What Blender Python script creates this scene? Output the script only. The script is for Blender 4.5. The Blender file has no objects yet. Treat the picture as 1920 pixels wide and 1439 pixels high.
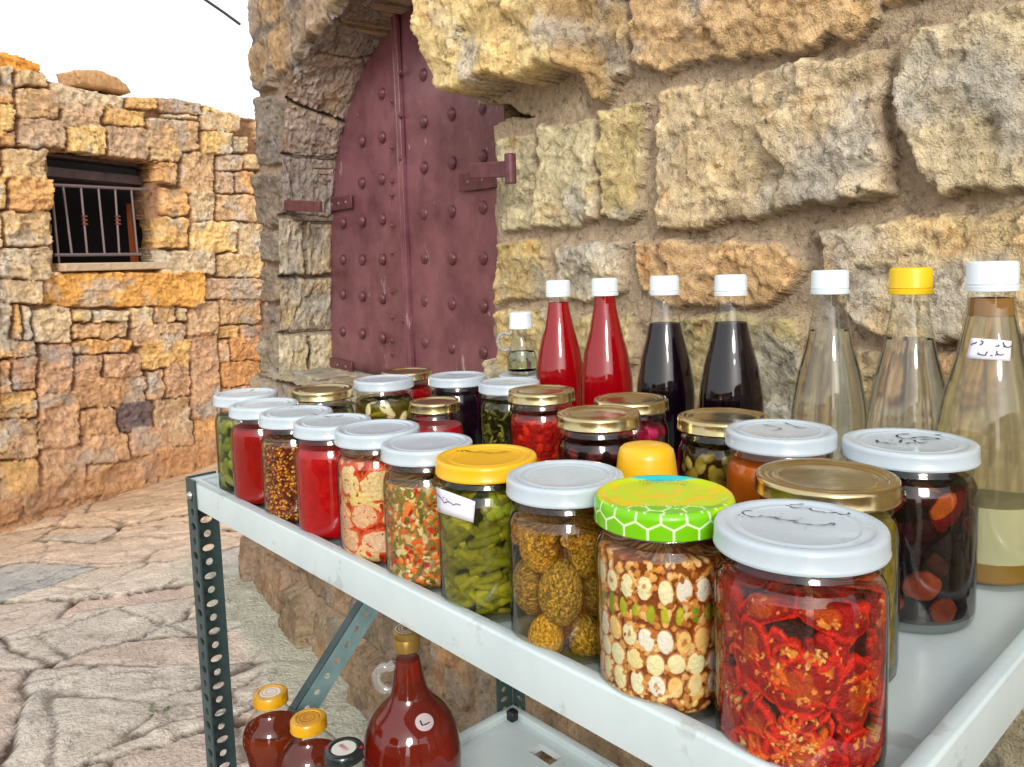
import bpy, bmesh, math, random
import numpy as np
from mathutils import Vector, Matrix
sc = bpy.context.scene
COL = sc.collection
# ------------------------------------------------------------ camera
cam_d = bpy.data.cameras.new("camera"); cam = bpy.data.objects.new("camera", cam_d); COL.objects.link(cam)
cam_d.sensor_width = 36.0; cam_d.lens = 27.4875; cam_d.shift_y = -0.0414
cam_d.clip_start = 0.02; cam_d.clip_end = 400
cr = Vector((0.99950656, -0.00315504, -0.0312519)); cu = Vector((0.03141076, 0.10039485, 0.99445173)); cf = Vector((0, 0.99494267, -0.10044442))
cam.matrix_world = Matrix(((cr.x, cu.x, -cf.x, 0), (cr.y, cu.y, -cf.y, 0), (cr.z, cu.z, -cf.z, 1.30), (0, 0, 0, 1)))
sc.camera = cam
# ------------------------------------------------------------ light
SUN_EL, SUN_AZ = math.radians(24), math.radians(178)      # azimuth clockwise from +Y: behind the camera, a little right
world = bpy.data.worlds.new("World"); sc.world = world; world.use_nodes = True
wn = world.node_tree; wn.nodes.clear()
w_out = wn.nodes.new("ShaderNodeOutputWorld"); w_bg = wn.nodes.new("ShaderNodeBackground"); w_sky = wn.nodes.new("ShaderNodeTexSky")
w_sky.sky_type = 'NISHITA'; w_sky.sun_disc = False; w_sky.sun_elevation = SUN_EL; w_sky.sun_rotation = SUN_AZ
w_sky.air_density = 1.0; w_sky.dust_density = 4.0; w_sky.ozone_density = 1.0
w_hsv = wn.nodes.new("ShaderNodeHueSaturation"); w_hsv.inputs["Saturation"].default_value = 0.35; w_hsv.inputs["Value"].default_value = 1.0
w_bg.inputs["Strength"].default_value = 0.14
w_mix = wn.nodes.new("ShaderNodeMix"); w_mix.data_type = 'RGBA'; w_mix.inputs["Factor"].default_value = .72; w_mix.inputs["B"].default_value = (5.6, 5.75, 6.0, 1)   # bright even overcast
wn.links.new(w_sky.outputs[0], w_hsv.inputs["Color"]); wn.links.new(w_hsv.outputs[0], w_mix.inputs["A"]); wn.links.new(w_mix.outputs["Result"], w_bg.inputs[0]); wn.links.new(w_bg.outputs[0], w_out.inputs[0])
sun_d = bpy.data.lights.new("sun", 'SUN'); sun_d.energy = 1.15; sun_d.angle = math.radians(17); sun_d.color = (1.0, 0.95, 0.87)
sun = bpy.data.objects.new("sun", sun_d); COL.objects.link(sun)
sdir = Vector((math.sin(SUN_AZ)*math.cos(SUN_EL), math.cos(SUN_AZ)*math.cos(SUN_EL), math.sin(SUN_EL)))
sun.rotation_euler = sdir.to_track_quat('Z', 'Y').to_euler()
sc.view_settings.view_transform = 'Standard'; sc.view_settings.look = 'None'; sc.view_settings.gamma = 1.0
sc.view_settings.exposure = 0.76
sc.render.engine = 'CYCLES'
sc.cycles.max_bounces = 10; sc.cycles.transparent_max_bounces = 32; sc.cycles.transmission_bounces = 8
sc.cycles.caustics_reflective = False; sc.cycles.caustics_refractive = False; sc.cycles.sample_clamp_indirect = 6.0
sc.cycles.use_denoising = True
# ------------------------------------------------------------ measured data (metres, in each part's own plane)
WALL_STONES = [([(-1.6938, 2.0117), (-1.2216, 1.866), (-1.2102, 1.743), (-1.2016, 1.6727), (-1.2715, 1.6875), (-1.335, 1.6772), (-1.431, 1.6987), (-1.5271, 1.6921), (-1.6239, 1.7031), (-1.681, 1.7969), (-1.7178, 1.8812)], 0.11, (222, 196, 140)), ([(-1.2282, 1.877), (-1.1013, 1.8379), (-1.1015, 1.723), (-1.1122, 1.6475), (-1.1643, 1.6076), (-1.1956, 1.6112), (-1.2198, 1.6593), (-1.2364, 1.746)], 0.05, (190, 160, 115)), ([(-1.079, 1.831), (-0.5912, 1.6805), (-0.594, 1.6186), (-0.6366, 1.6008), (-0.674, 1.6158), (-0.7177, 1.6011), (-0.8671, 1.6209), (-1.0169, 1.6391), (-1.0873, 1.6637)], 0.05, (206, 172, 126)), ([(-0.5932, 1.6856), (-0.5016, 1.6574), (-0.5076, 1.6361), (-0.5909, 1.637)], 0.02, (190, 155, 110)), ([(-1.0215, 1.6054), (-0.9125, 1.5994), (-0.8784, 1.5891), (-0.7938, 1.5983), (-0.7087, 1.5952), (-0.5949, 1.5822), (-0.5887, 1.5256), (-0.5912, 1.4398), (-0.5864, 1.3797), (-0.6546, 1.3735), (-0.7256, 1.363), (-0.8042, 1.3625), (-0.9151, 1.347), (-1.021, 1.3506), (-1.0339, 1.4503), (-1.0228, 1.535)], 0.05, (206, 184, 146)), ([(-0.5797, 1.5655), (-0.5476, 1.5889), (-0.4873, 1.5951), (-0.4038, 1.5921), (-0.3162, 1.5784), (-0.2847, 1.3709), (-0.3998, 1.3737), (-0.4755, 1.3778), (-0.505, 1.3683), (-0.5403, 1.398), (-0.5653, 1.4574)], 0.055, (202, 184, 148)), ([(-1.5361, 1.588), (-1.4053, 1.5891), (-1.4042, 1.4901), (-1.406, 1.3725), (-1.5203, 1.3698), (-1.5395, 1.492)], 0.03, (198, 186, 150)), ([(-1.3847, 1.5968), (-1.2586, 1.5847), (-1.1995, 1.5773), (-1.1861, 1.4982), (-1.1865, 1.3824), (-1.2667, 1.3719), (-1.3874, 1.3786), (-1.3861, 1.4879)], 0.04, (202, 188, 150)), ([(-1.1686, 1.5972), (-1.0537, 1.5889), (-1.0623, 1.5127), (-1.0706, 1.3871), (-1.1112, 1.3756), (-1.1688, 1.3834), (-1.181, 1.4978)], 0.035, (195, 175, 125)), ([(-1.5446, 1.347), (-1.3671, 1.3472), (-1.3651, 1.2227), (-1.5489, 1.1991)], 0.035, (195, 170, 115)), ([(-1.334, 1.3321), (-1.1271, 1.3373), (-1.1207, 1.2352), (-1.226, 1.2118), (-1.3314, 1.2186)], 0.035, (202, 184, 148)), ([(-1.0912, 1.3309), (-0.9153, 1.3269), (-0.8469, 1.3241), (-0.7638, 1.3158), (-0.729, 1.2817), (-0.7422, 1.247), (-0.8044, 1.2161), (-0.9165, 1.2084), (-1.0182, 1.2103), (-1.0845, 1.2444)], 0.05, (204, 168, 122)), ([(-0.6925, 1.3275), (-0.6376, 1.3417), (-0.5595, 1.3486), (-0.4896, 1.3467), (-0.4037, 1.3572), (-0.2853, 1.3598), (-0.279, 1.2041), (-0.3981, 1.1783), (-0.499, 1.1714), (-0.5869, 1.173), (-0.6529, 1.2084), (-0.6883, 1.2555)], 0.05, (206, 180, 134)), ([(-1.5557, 1.1819), (-1.3559, 1.2003), (-1.3466, 1.0641), (-1.56, 1.0315)], 0.03, (190, 170, 120)), ([(-1.3193, 1.1838), (-1.105, 1.1966), (-1.0987, 1.0867), (-1.3153, 1.0552)], 0.03, (185, 165, 120)), ([(-1.0682, 1.183), (-0.8879, 1.1996), (-0.7303, 1.2035), (-0.7131, 1.1643), (-0.72, 1.0628), (-0.8548, 1.0081), (-1.058, 0.9874)], 0.04, (180, 165, 120)), ([(-0.6882, 1.1536), (-0.5453, 1.1542), (-0.5393, 1.0414), (-0.6825, 1.0095)], 0.04, (170, 150, 115)), ([(-0.5306, 1.1539), (-0.4126, 1.1647), (-0.2806, 1.1916), (-0.2756, 1.0666), (-0.5244, 1.0289)], 0.04, (185, 150, 105)), ([(-1.5611, 1.0116), (-1.2361, 1.0492), (-1.2309, 0.9493), (-1.564, 0.8849)], 0.03, (175, 150, 110)), ([(-1.2108, 1.0518), (-1.0933, 1.0661), (-1.0881, 0.9712), (-1.2058, 0.9475)], 0.03, (175, 150, 110)), ([(-3.2552, 2.5038), (-2.927, 2.4025), (-2.9393, 2.1785), (-3.004, 1.9885), (-3.3087, 2.0259)], 0.04, (140, 130, 116)), ([(-2.862, 2.381), (-2.6052, 2.3018), (-2.6557, 2.1072), (-2.7392, 1.9366), (-2.9343, 1.9839)], 0.05, (150, 134, 112)), ([(-3.2928, 2.0017), (-3.0093, 1.9599), (-2.7673, 1.8965), (-2.8005, 1.6947), (-3.0573, 1.7015), (-3.325, 1.7477)], 0.04, (148, 138, 122)), ([(-3.3188, 1.7034), (-2.8203, 1.6398), (-2.8325, 1.4664), (-3.1117, 1.4719), (-3.3473, 1.496)], 0.035, (142, 130, 112)), ([(-3.3138, 1.4608), (-2.8419, 1.4434), (-2.8327, 1.3331), (-3.3254, 1.3343)], 0.04, (150, 140, 122)), ([(-3.3049, 1.305), (-2.8368, 1.3096), (-2.8344, 1.1908), (-3.3053, 1.1639)], 0.045, (154, 140, 118)), ([(-3.3216, 1.1359), (-2.8706, 1.1655), (-2.8604, 1.0589), (-3.3311, 1.0171)], 0.035, (158, 144, 126)), ([(-3.3082, 1.0006), (-2.8699, 1.0364), (-2.8711, 0.9262), (-3.3177, 0.881)], 0.04, (156, 148, 126)), ([(-2.551, 2.2851), (-2.2739, 2.1996), (-2.3355, 2.0919), (-2.475, 2.0625), (-2.6192, 2.0281), (-2.6194, 2.1505)], 0.05, (165, 140, 115))]
OPENING = [(-3.19, 0.4169), (-3.1007, 0.9019), (-3.0523, 1.1848), (-3.0083, 1.4766), (-2.9336, 1.7125), (-2.8471, 1.9329), (-2.7207, 2.038), (-2.5251, 2.0772), (-2.3262, 2.1197), (-2.1462, 2.1377), (-2.013, 2.1408), (-1.7292, 2.0232), (-1.7304, 1.9481), (-1.7188, 1.8692), (-1.6292, 1.697), (-1.4797, 1.6532), (-1.3799, 1.6222), (-1.5622, 1.6192), (-1.5806, 1.3944), (-1.5949, 1.2001), (-1.6008, 1.0271), (-1.6129, 0.7526)]
REV_OUT = [(-3.1834, 0.4183), (-3.1007, 0.9019), (-3.0523, 1.1848), (-3.0083, 1.4766), (-2.9336, 1.7125), (-2.8471, 1.9329), (-2.7207, 2.038), (-2.5251, 2.0772), (-2.3262, 2.1197), (-2.1462, 2.1377), (-1.9541, 2.1084)]
REV_IN = [(-3.1359, 0.3897), (-3.081, 0.8827), (-3.0527, 1.1743), (-3.0064, 1.4771), (-2.9446, 1.7032), (-2.8345, 1.8546), (-2.6446, 2.0085), (-2.468, 2.0984), (-2.3297, 2.1549), (-2.2144, 2.1522), (-2.059, 2.094)]
SEAM = [(-2.3297, 2.1549), (-2.4089, 0.9438)]
STUDS = [(-2.2124, 1.8992), (-2.2222, 1.7551), (-2.232, 1.6118), (-2.2419, 1.4659), (-2.2517, 1.3226), (-2.2613, 1.1803), (-2.2707, 1.0428), (-2.051, 1.7499), (-2.0615, 1.6068), (-2.0721, 1.4609), (-2.0826, 1.3171), (-2.093, 1.1756), (-2.1031, 1.0365), (-1.8826, 1.7368), (-1.8908, 1.6047), (-1.8997, 1.4596), (-1.9086, 1.3148), (-1.9173, 1.1735), (-1.9259, 1.0344), (-2.5011, 1.8955), (-2.5164, 1.749), (-2.5312, 1.6069), (-2.5457, 1.4676), (-2.5607, 1.3239), (-2.5754, 1.1832), (-2.5905, 1.038), (-2.6778, 1.7588), (-2.6949, 1.61), (-2.7111, 1.47), (-2.7275, 1.3274), (-2.7435, 1.1882), (-2.7601, 1.0444), (-2.8827, 1.4742), (-2.9008, 1.3311), (-2.9182, 1.1938), (-2.9373, 1.0432)]
RIVETS = [(-2.3325, 1.9307), (-2.3452, 1.7938), (-2.3581, 1.6561), (-2.3706, 1.5211), (-2.3834, 1.3836), (-2.3875, 1.3402), (-2.397, 1.2381), (-2.4089, 1.1104), (-2.4184, 1.8553), (-2.4334, 1.703), (-2.4444, 1.5907), (-2.449, 1.5439), (-2.4593, 1.4402), (-2.4685, 1.3462), (-2.482, 1.2095), (-2.4907, 1.1203), (-2.4991, 1.0358), (-2.5038, 0.9874)]
HINGES = [[(-3.0778, 1.5507), (-2.7809, 1.5486)], [(-3.2034, 0.9041), (-2.8537, 0.9034)], [(-2.0089, 1.5391), (-1.8546, 1.5345)]]
PINTLE_R = [(-1.5514, 1.5146), (-1.4044, 1.503)]
PINTLE_L = [(-3.0077, 1.5484), (-2.6323, 1.5142)]
LEFT_STONES = [([(0.1171, 2.4316), (0.2083, 2.4454), (0.1998, 2.3583), (0.1087, 2.3463)], ''), ([(0.2227, 2.4478), (0.4591, 2.4931), (0.4483, 2.3808), (0.2123, 2.3412)], 'c'), ([(0.2153, 2.3725), (0.2774, 2.3811), (0.2683, 2.2871), (0.2063, 2.2799)], ''), ([(0.2906, 2.3661), (0.4812, 2.3927), (0.4731, 2.3093), (0.2828, 2.286)], ''), ([(0.4906, 2.3452), (0.9805, 2.426), (0.966, 2.274), (0.4773, 2.2075)], 's'), ([(0.9947, 2.3679), (1.2084, 2.3954), (1.2007, 2.3138), (0.9872, 2.2896)], ''), ([(1.2296, 2.3912), (1.5915, 2.4379), (1.5825, 2.3413), (1.221, 2.3006)], ''), ([(1.6083, 2.419), (1.9256, 2.4596), (1.9093, 2.2844), (1.5927, 2.2528)], ''), ([(0.107, 2.329), (0.1981, 2.3412), (0.193, 2.2889), (0.102, 2.2778)], ''), ([(0.208, 2.2975), (0.2831, 2.3072), (0.2718, 2.1915), (0.1969, 2.1838)], ''), ([(0.2933, 2.2799), (0.5466, 2.313), (0.5305, 2.1471), (0.278, 2.1229)], ''), ([(0.5548, 2.2478), (0.8094, 2.2785), (0.796, 2.139), (0.542, 2.1154)], ''), ([(0.8266, 2.2645), (1.1122, 2.2981), (1.1021, 2.1924), (0.817, 2.1645)], ''), ([(1.1313, 2.2526), (1.548, 2.3002), (1.5287, 2.0941), (1.1131, 2.0614)], ''), ([(1.2478, 2.2968), (1.5509, 2.3314), (1.5482, 2.3016), (1.2451, 2.2686)], ''), ([(1.5821, 2.3695), (1.921, 2.4107), (1.9081, 2.2719), (1.5698, 2.2385)], ''), ([(0.1003, 2.2604), (0.1913, 2.2718), (0.1828, 2.1846), (0.0919, 2.175)], ''), ([(0.0911, 2.166), (0.182, 2.1763), (0.1684, 2.0367), (0.0777, 2.0294)], ''), ([(0.1969, 2.1835), (0.2718, 2.1919), (0.2579, 2.0495), (0.1832, 2.0434)], ''), ([(0.2968, 2.1247), (0.5623, 2.153), (0.5467, 1.9915), (0.2819, 1.9722)], ''), ([(0.5742, 2.1242), (0.8108, 2.1485), (0.7949, 1.9825), (0.5589, 1.966)], ''), ([(0.8307, 2.1617), (1.1336, 2.1936), (1.1154, 2.002), (0.8134, 1.981)], ''), ([(1.1404, 2.0712), (1.3656, 2.0905), (1.3578, 2.0081), (1.1329, 1.9922)], ''), ([(1.5758, 2.237), (1.8257, 2.2631), (1.8107, 2.102), (1.5613, 2.0826)], ''), ([(1.8503, 2.2375), (2.0044, 2.2527), (1.9934, 2.1339), (1.8395, 2.1216)], ''), ([(0.0768, 2.0203), (0.1747, 2.0295), (0.1542, 1.8195), (0.0567, 1.815)], ''), ([(0.1866, 2.0423), (0.2821, 2.0509), (0.2745, 1.9721), (0.1791, 1.9652)], ''), ([(0.1891, 1.958), (0.439, 1.9786), (0.423, 1.8132), (0.1738, 1.8014)], ''), ([(1.1509, 1.9865), (1.3342, 2.0003), (1.321, 1.8605), (1.1381, 1.8514)], ''), ([(1.3817, 2.0775), (1.6635, 2.1025), (1.6372, 1.8208), (1.3564, 1.8094)], ''), ([(1.6918, 2.0962), (1.9213, 2.1154), (1.9109, 2.0027), (1.6817, 1.9877)], ''), ([(1.9466, 2.124), (2.1398, 2.1402), (2.1295, 2.0286), (1.9365, 2.0158)], ''), ([(0.1617, 1.8229), (0.205, 1.8255), (0.1878, 1.6483), (0.1445, 1.6475)], ''), ([(0.2147, 1.8122), (0.4545, 1.8266), (0.4373, 1.6487), (0.1982, 1.6434)], ''), ([(1.6779, 1.9812), (1.824, 1.9914), (1.8094, 1.8343), (1.6635, 1.8279)], ''), ([(1.8484, 1.9975), (2.0542, 2.012), (2.0392, 1.8489), (1.8337, 1.8398)], ''), ([(0.0558, 1.8056), (0.1463, 1.811), (0.1301, 1.6449), (0.0398, 1.643)], ''), ([(1.1985, 1.834), (1.4154, 1.8459), (1.3979, 1.6606), (1.1816, 1.6558)], ''), ([(1.4341, 1.8239), (1.6353, 1.8344), (1.6166, 1.6347), (1.4159, 1.6311)], ''), ([(1.6565, 1.8215), (2.0384, 1.8408), (2.0205, 1.6474), (1.6395, 1.6399)], ''), ([(0.1706, 1.6392), (0.4474, 1.6486), (0.4294, 1.4626), (0.1535, 1.4642)], ''), ([(0.0389, 1.6339), (0.1543, 1.6378), (0.1362, 1.453), (0.0213, 1.4539)], ''), ([(1.1455, 1.6471), (1.3974, 1.6547), (1.3789, 1.4579), (1.1277, 1.4591)], ''), ([(1.4127, 1.6284), (1.8083, 1.6391), (1.7886, 1.4278), (1.3941, 1.431)], ''), ([(1.8323, 1.6398), (2.0944, 1.6469), (2.0726, 1.4103), (1.8112, 1.413)], ''), ([(0.0204, 1.4446), (0.1176, 1.4449), (0.1039, 1.3045), (0.0069, 1.3073)], ''), ([(0.1259, 1.4571), (0.4291, 1.4588), (0.4119, 1.282), (0.1098, 1.2918)], ''), ([(1.1397, 1.4428), (1.6083, 1.4436), (1.5929, 1.2785), (1.1253, 1.2911)], ''), ([(1.6254, 1.4197), (2.0734, 1.419), (2.0569, 1.2407), (1.6099, 1.2541)], ''), ([(0.0052, 1.2896), (0.1022, 1.2875), (0.0911, 1.1733), (-0.0057, 1.178)], ''), ([(0.1097, 1.2906), (0.3558, 1.2852), (0.3436, 1.1588), (0.098, 1.171)], ''), ([(0.3734, 1.3223), (1.4603, 1.3009), (1.4387, 1.0703), (0.3553, 1.1358)], 'b'), ([(1.4867, 1.2538), (2.0569, 1.2402), (2.0423, 1.0821), (1.4732, 1.1101)], ''), ([(-0.0066, 1.1688), (0.0903, 1.1651), (0.0722, 0.9805), (-0.0243, 0.9884)], ''), ([(0.0987, 1.1785), (0.171, 1.1759), (0.1511, 0.9718), (0.0791, 0.9777)], ''), ([(0.1845, 1.163), (0.218, 1.1618), (0.1999, 0.9754), (0.1665, 0.978)], ''), ([(0.2288, 1.1566), (0.2669, 1.1552), (0.2489, 0.9703), (0.211, 0.9733)], ''), ([(0.2748, 1.137), (0.4907, 1.1278), (0.4721, 0.9356), (0.2569, 0.9536)], ''), ([(0.5065, 1.1154), (0.6198, 1.1099), (0.6128, 1.0369), (0.4996, 1.044)], ''), ([(0.4988, 1.0353), (0.8629, 1.0132), (0.8538, 0.9176), (0.4902, 0.9465)], ''), ([(0.6367, 1.0977), (0.8624, 1.0863), (0.8557, 1.0157), (0.6302, 1.0303)], ''), ([(0.8859, 1.0979), (1.0367, 1.0908), (1.0245, 0.9621), (0.874, 0.973)], ''), ([(1.059, 1.1017), (1.2343, 1.0936), (1.2232, 0.9757), (1.0481, 0.9876)], ''), ([(1.2501, 1.0793), (1.3135, 1.0763), (1.305, 0.9861), (1.2417, 0.9901)], ''), ([(1.3342, 1.1088), (1.5857, 1.0983), (1.564, 0.8664), (1.3133, 0.8869)], ''), ([(1.6091, 1.1063), (2.0429, 1.088), (2.0259, 0.9042), (1.5931, 0.9353)], ''), ([(-0.0249, 0.9827), (0.0718, 0.9758), (0.0637, 0.8931), (-0.0328, 0.9018)], ''), ([(0.0796, 0.9826), (0.2701, 0.969), (0.261, 0.8752), (0.0708, 0.8927)], ''), ([(0.4895, 0.9394), (0.8854, 0.9095), (0.8775, 0.8258), (0.4821, 0.8622)], ''), ([(0.9038, 0.9969), (1.2979, 0.9725), (1.2832, 0.8169), (0.8901, 0.8523)], ''), ([(1.5957, 0.9288), (1.7927, 0.9157), (1.7838, 0.8198), (1.5871, 0.836)], ''), ([(1.813, 0.9099), (2.0251, 0.8956), (2.0169, 0.8062), (1.805, 0.8235)], ''), ([(-0.0334, 0.8962), (0.0632, 0.8883), (0.0477, 0.7298), (-0.0485, 0.7413)], ''), ([(0.0699, 0.884), (0.1219, 0.8798), (0.1062, 0.7192), (0.0544, 0.7252)], ''), ([(0.1376, 0.89), (0.2711, 0.8791), (0.2542, 0.7057), (0.1211, 0.7217)], ''), ([(0.2955, 0.9483), (0.487, 0.9352), (0.4598, 0.6533), (0.2692, 0.6779)], ''), ([(0.4923, 0.8573), (0.6716, 0.842), (0.6586, 0.7074), (0.4798, 0.7276)], ''), ([(0.6875, 0.8387), (0.9377, 0.8171), (0.9241, 0.6752), (0.6745, 0.7036)], ''), ([(0.9399, 0.8949), (1.3232, 0.8661), (1.3054, 0.6775), (0.9232, 0.7193)], ''), ([(1.3228, 0.894), (1.5778, 0.8758), (1.5608, 0.6929), (1.3064, 0.7192)], ''), ([(1.5897, 0.8293), (1.6716, 0.8231), (1.657, 0.6661), (1.5753, 0.6745)], ''), ([(1.696, 0.8328), (2.0171, 0.8081), (2.0013, 0.6368), (1.6809, 0.6703)], ''), ([(-0.0489, 0.7373), (0.0475, 0.7269), (0.0345, 0.5947), (-0.0616, 0.6081)], ''), ([(0.0545, 0.7265), (0.2561, 0.7043), (0.2417, 0.5565), (0.0408, 0.5853)], ''), ([(0.4865, 0.7299), (0.9583, 0.6807), (0.9401, 0.4887), (0.4697, 0.5553)], ''), ([(0.9767, 0.7083), (1.0962, 0.6965), (1.078, 0.5039), (0.9588, 0.52)], ''), ([(1.1151, 0.7213), (1.3078, 0.7028), (1.2875, 0.4867), (1.0954, 0.5127)], ''), ([(1.3312, 0.7308), (1.572, 0.7096), (1.5327, 0.2879), (1.2932, 0.3266)], ''), ([(1.5918, 0.677), (2.0013, 0.6368), (1.9843, 0.4526), (1.5758, 0.5049)], ''), ([(0.2661, 0.6869), (0.4973, 0.6619), (0.4661, 0.3384), (0.2363, 0.3791)], ''), ([(0.4946, 0.5442), (0.7297, 0.5132), (0.7153, 0.3636), (0.4809, 0.4016)], ''), ([(0.7475, 0.5482), (0.9896, 0.5114), (0.9716, 0.3217), (0.7302, 0.3674)], 'd'), ([(1.0036, 0.5189), (1.293, 0.4821), (1.2764, 0.3066), (0.9878, 0.3526)], ''), ([(1.5752, 0.4987), (1.984, 0.449), (1.9651, 0.2441), (1.5573, 0.3072)], ''), ([(-0.0625, 0.5988), (0.0338, 0.5866), (0.0139, 0.3837), (-0.0819, 0.4005)], ''), ([(0.0401, 0.5783), (0.2548, 0.5501), (0.2338, 0.333), (0.0199, 0.3715)], ''), ([(0.4983, 0.4011), (0.7927, 0.3561), (0.7758, 0.179), (0.4823, 0.2344)], ''), ([(0.8126, 0.3821), (1.1343, 0.3339), (1.1168, 0.1495), (0.796, 0.2087)], ''), ([(1.1056, 0.3567), (1.3023, 0.3277), (1.2872, 0.1673), (1.0909, 0.202)], ''), ([(1.3203, 0.3273), (1.5175, 0.2991), (1.4846, -0.0533), (1.2883, -0.013)], ''), ([(1.5464, 0.2952), (1.9641, 0.2334), (1.9417, -0.0103), (1.5252, 0.0679)], ''), ([(-0.0829, 0.3911), (0.0132, 0.3758), (-0.0084, 0.155), (-0.104, 0.1752)], ''), ([(0.0194, 0.3666), (0.2239, 0.3331), (0.2009, 0.0958), (-0.0027, 0.1402)], ''), ([(0.2568, 0.3868), (0.5064, 0.348), (0.478, 0.0528), (0.2296, 0.1071)], ''), ([(0.5077, 0.2234), (0.8952, 0.1538), (0.8769, -0.0383), (0.4906, 0.0457)], ''), ([(1.0038, 0.2098), (1.2867, 0.1617), (1.2688, -0.0286), (0.9867, 0.0292)], ''), ([(0.9191, 0.1855), (0.9817, 0.175), (0.9663, 0.0124), (0.9038, 0.0248)], ''), ([(1.3102, -0.0378), (1.7142, -0.1181), (1.6992, -0.2794), (1.2961, -0.1882)], '')]
LEFT_WINDOW = [(0.4656, 1.9851), (1.1752, 1.9825), (1.1815, 1.936), (1.1731, 1.6767), (1.1541, 1.361), (0.451, 1.3708), (0.4599, 1.5697), (0.4632, 1.8138)]
LEFT_TOP = [(0.0169, 2.454), (0.2192, 2.448), (0.329, 2.4556), (0.4413, 2.4305), (0.4604, 2.3839), (0.4867, 2.3674), (0.5134, 2.3507), (0.7039, 2.3532), (0.9783, 2.3518), (1.2191, 2.3942), (1.5964, 2.4245), (1.6258, 2.4067), (1.9268, 2.3991), (2.3238, 2.3948)]
LOOSE1 = [(0.6894, 2.4587), (0.795, 2.4709), (0.9462, 2.4619), (1.0496, 2.3841), (0.7074, 2.3726)]
GRILLE = [[(0.4578, 1.8003), (1.1438, 1.8214)], [(0.47, 1.4182), (1.0476, 1.4203)], [(0.4881, 1.797), (0.4946, 1.3702)], [(0.5592, 1.7986), (0.5766, 1.4236)], [(0.67, 1.8011), (0.6739, 1.4234)], [(0.7837, 1.8036), (0.7894, 1.4231)], [(0.8981, 1.8079), (0.8906, 1.4228)], [(1.0128, 1.812), (1.0218, 1.4225)]]
GRILLE_KNOB = [(0.6766, 1.6153), (0.9, 1.6234)]
TRAY_O = [-0.43477, 1.01297, 1.015]
TRAY_EX = [0.670303, -0.742087]
TRAY_EY = [0.742087, 0.670303]
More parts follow.
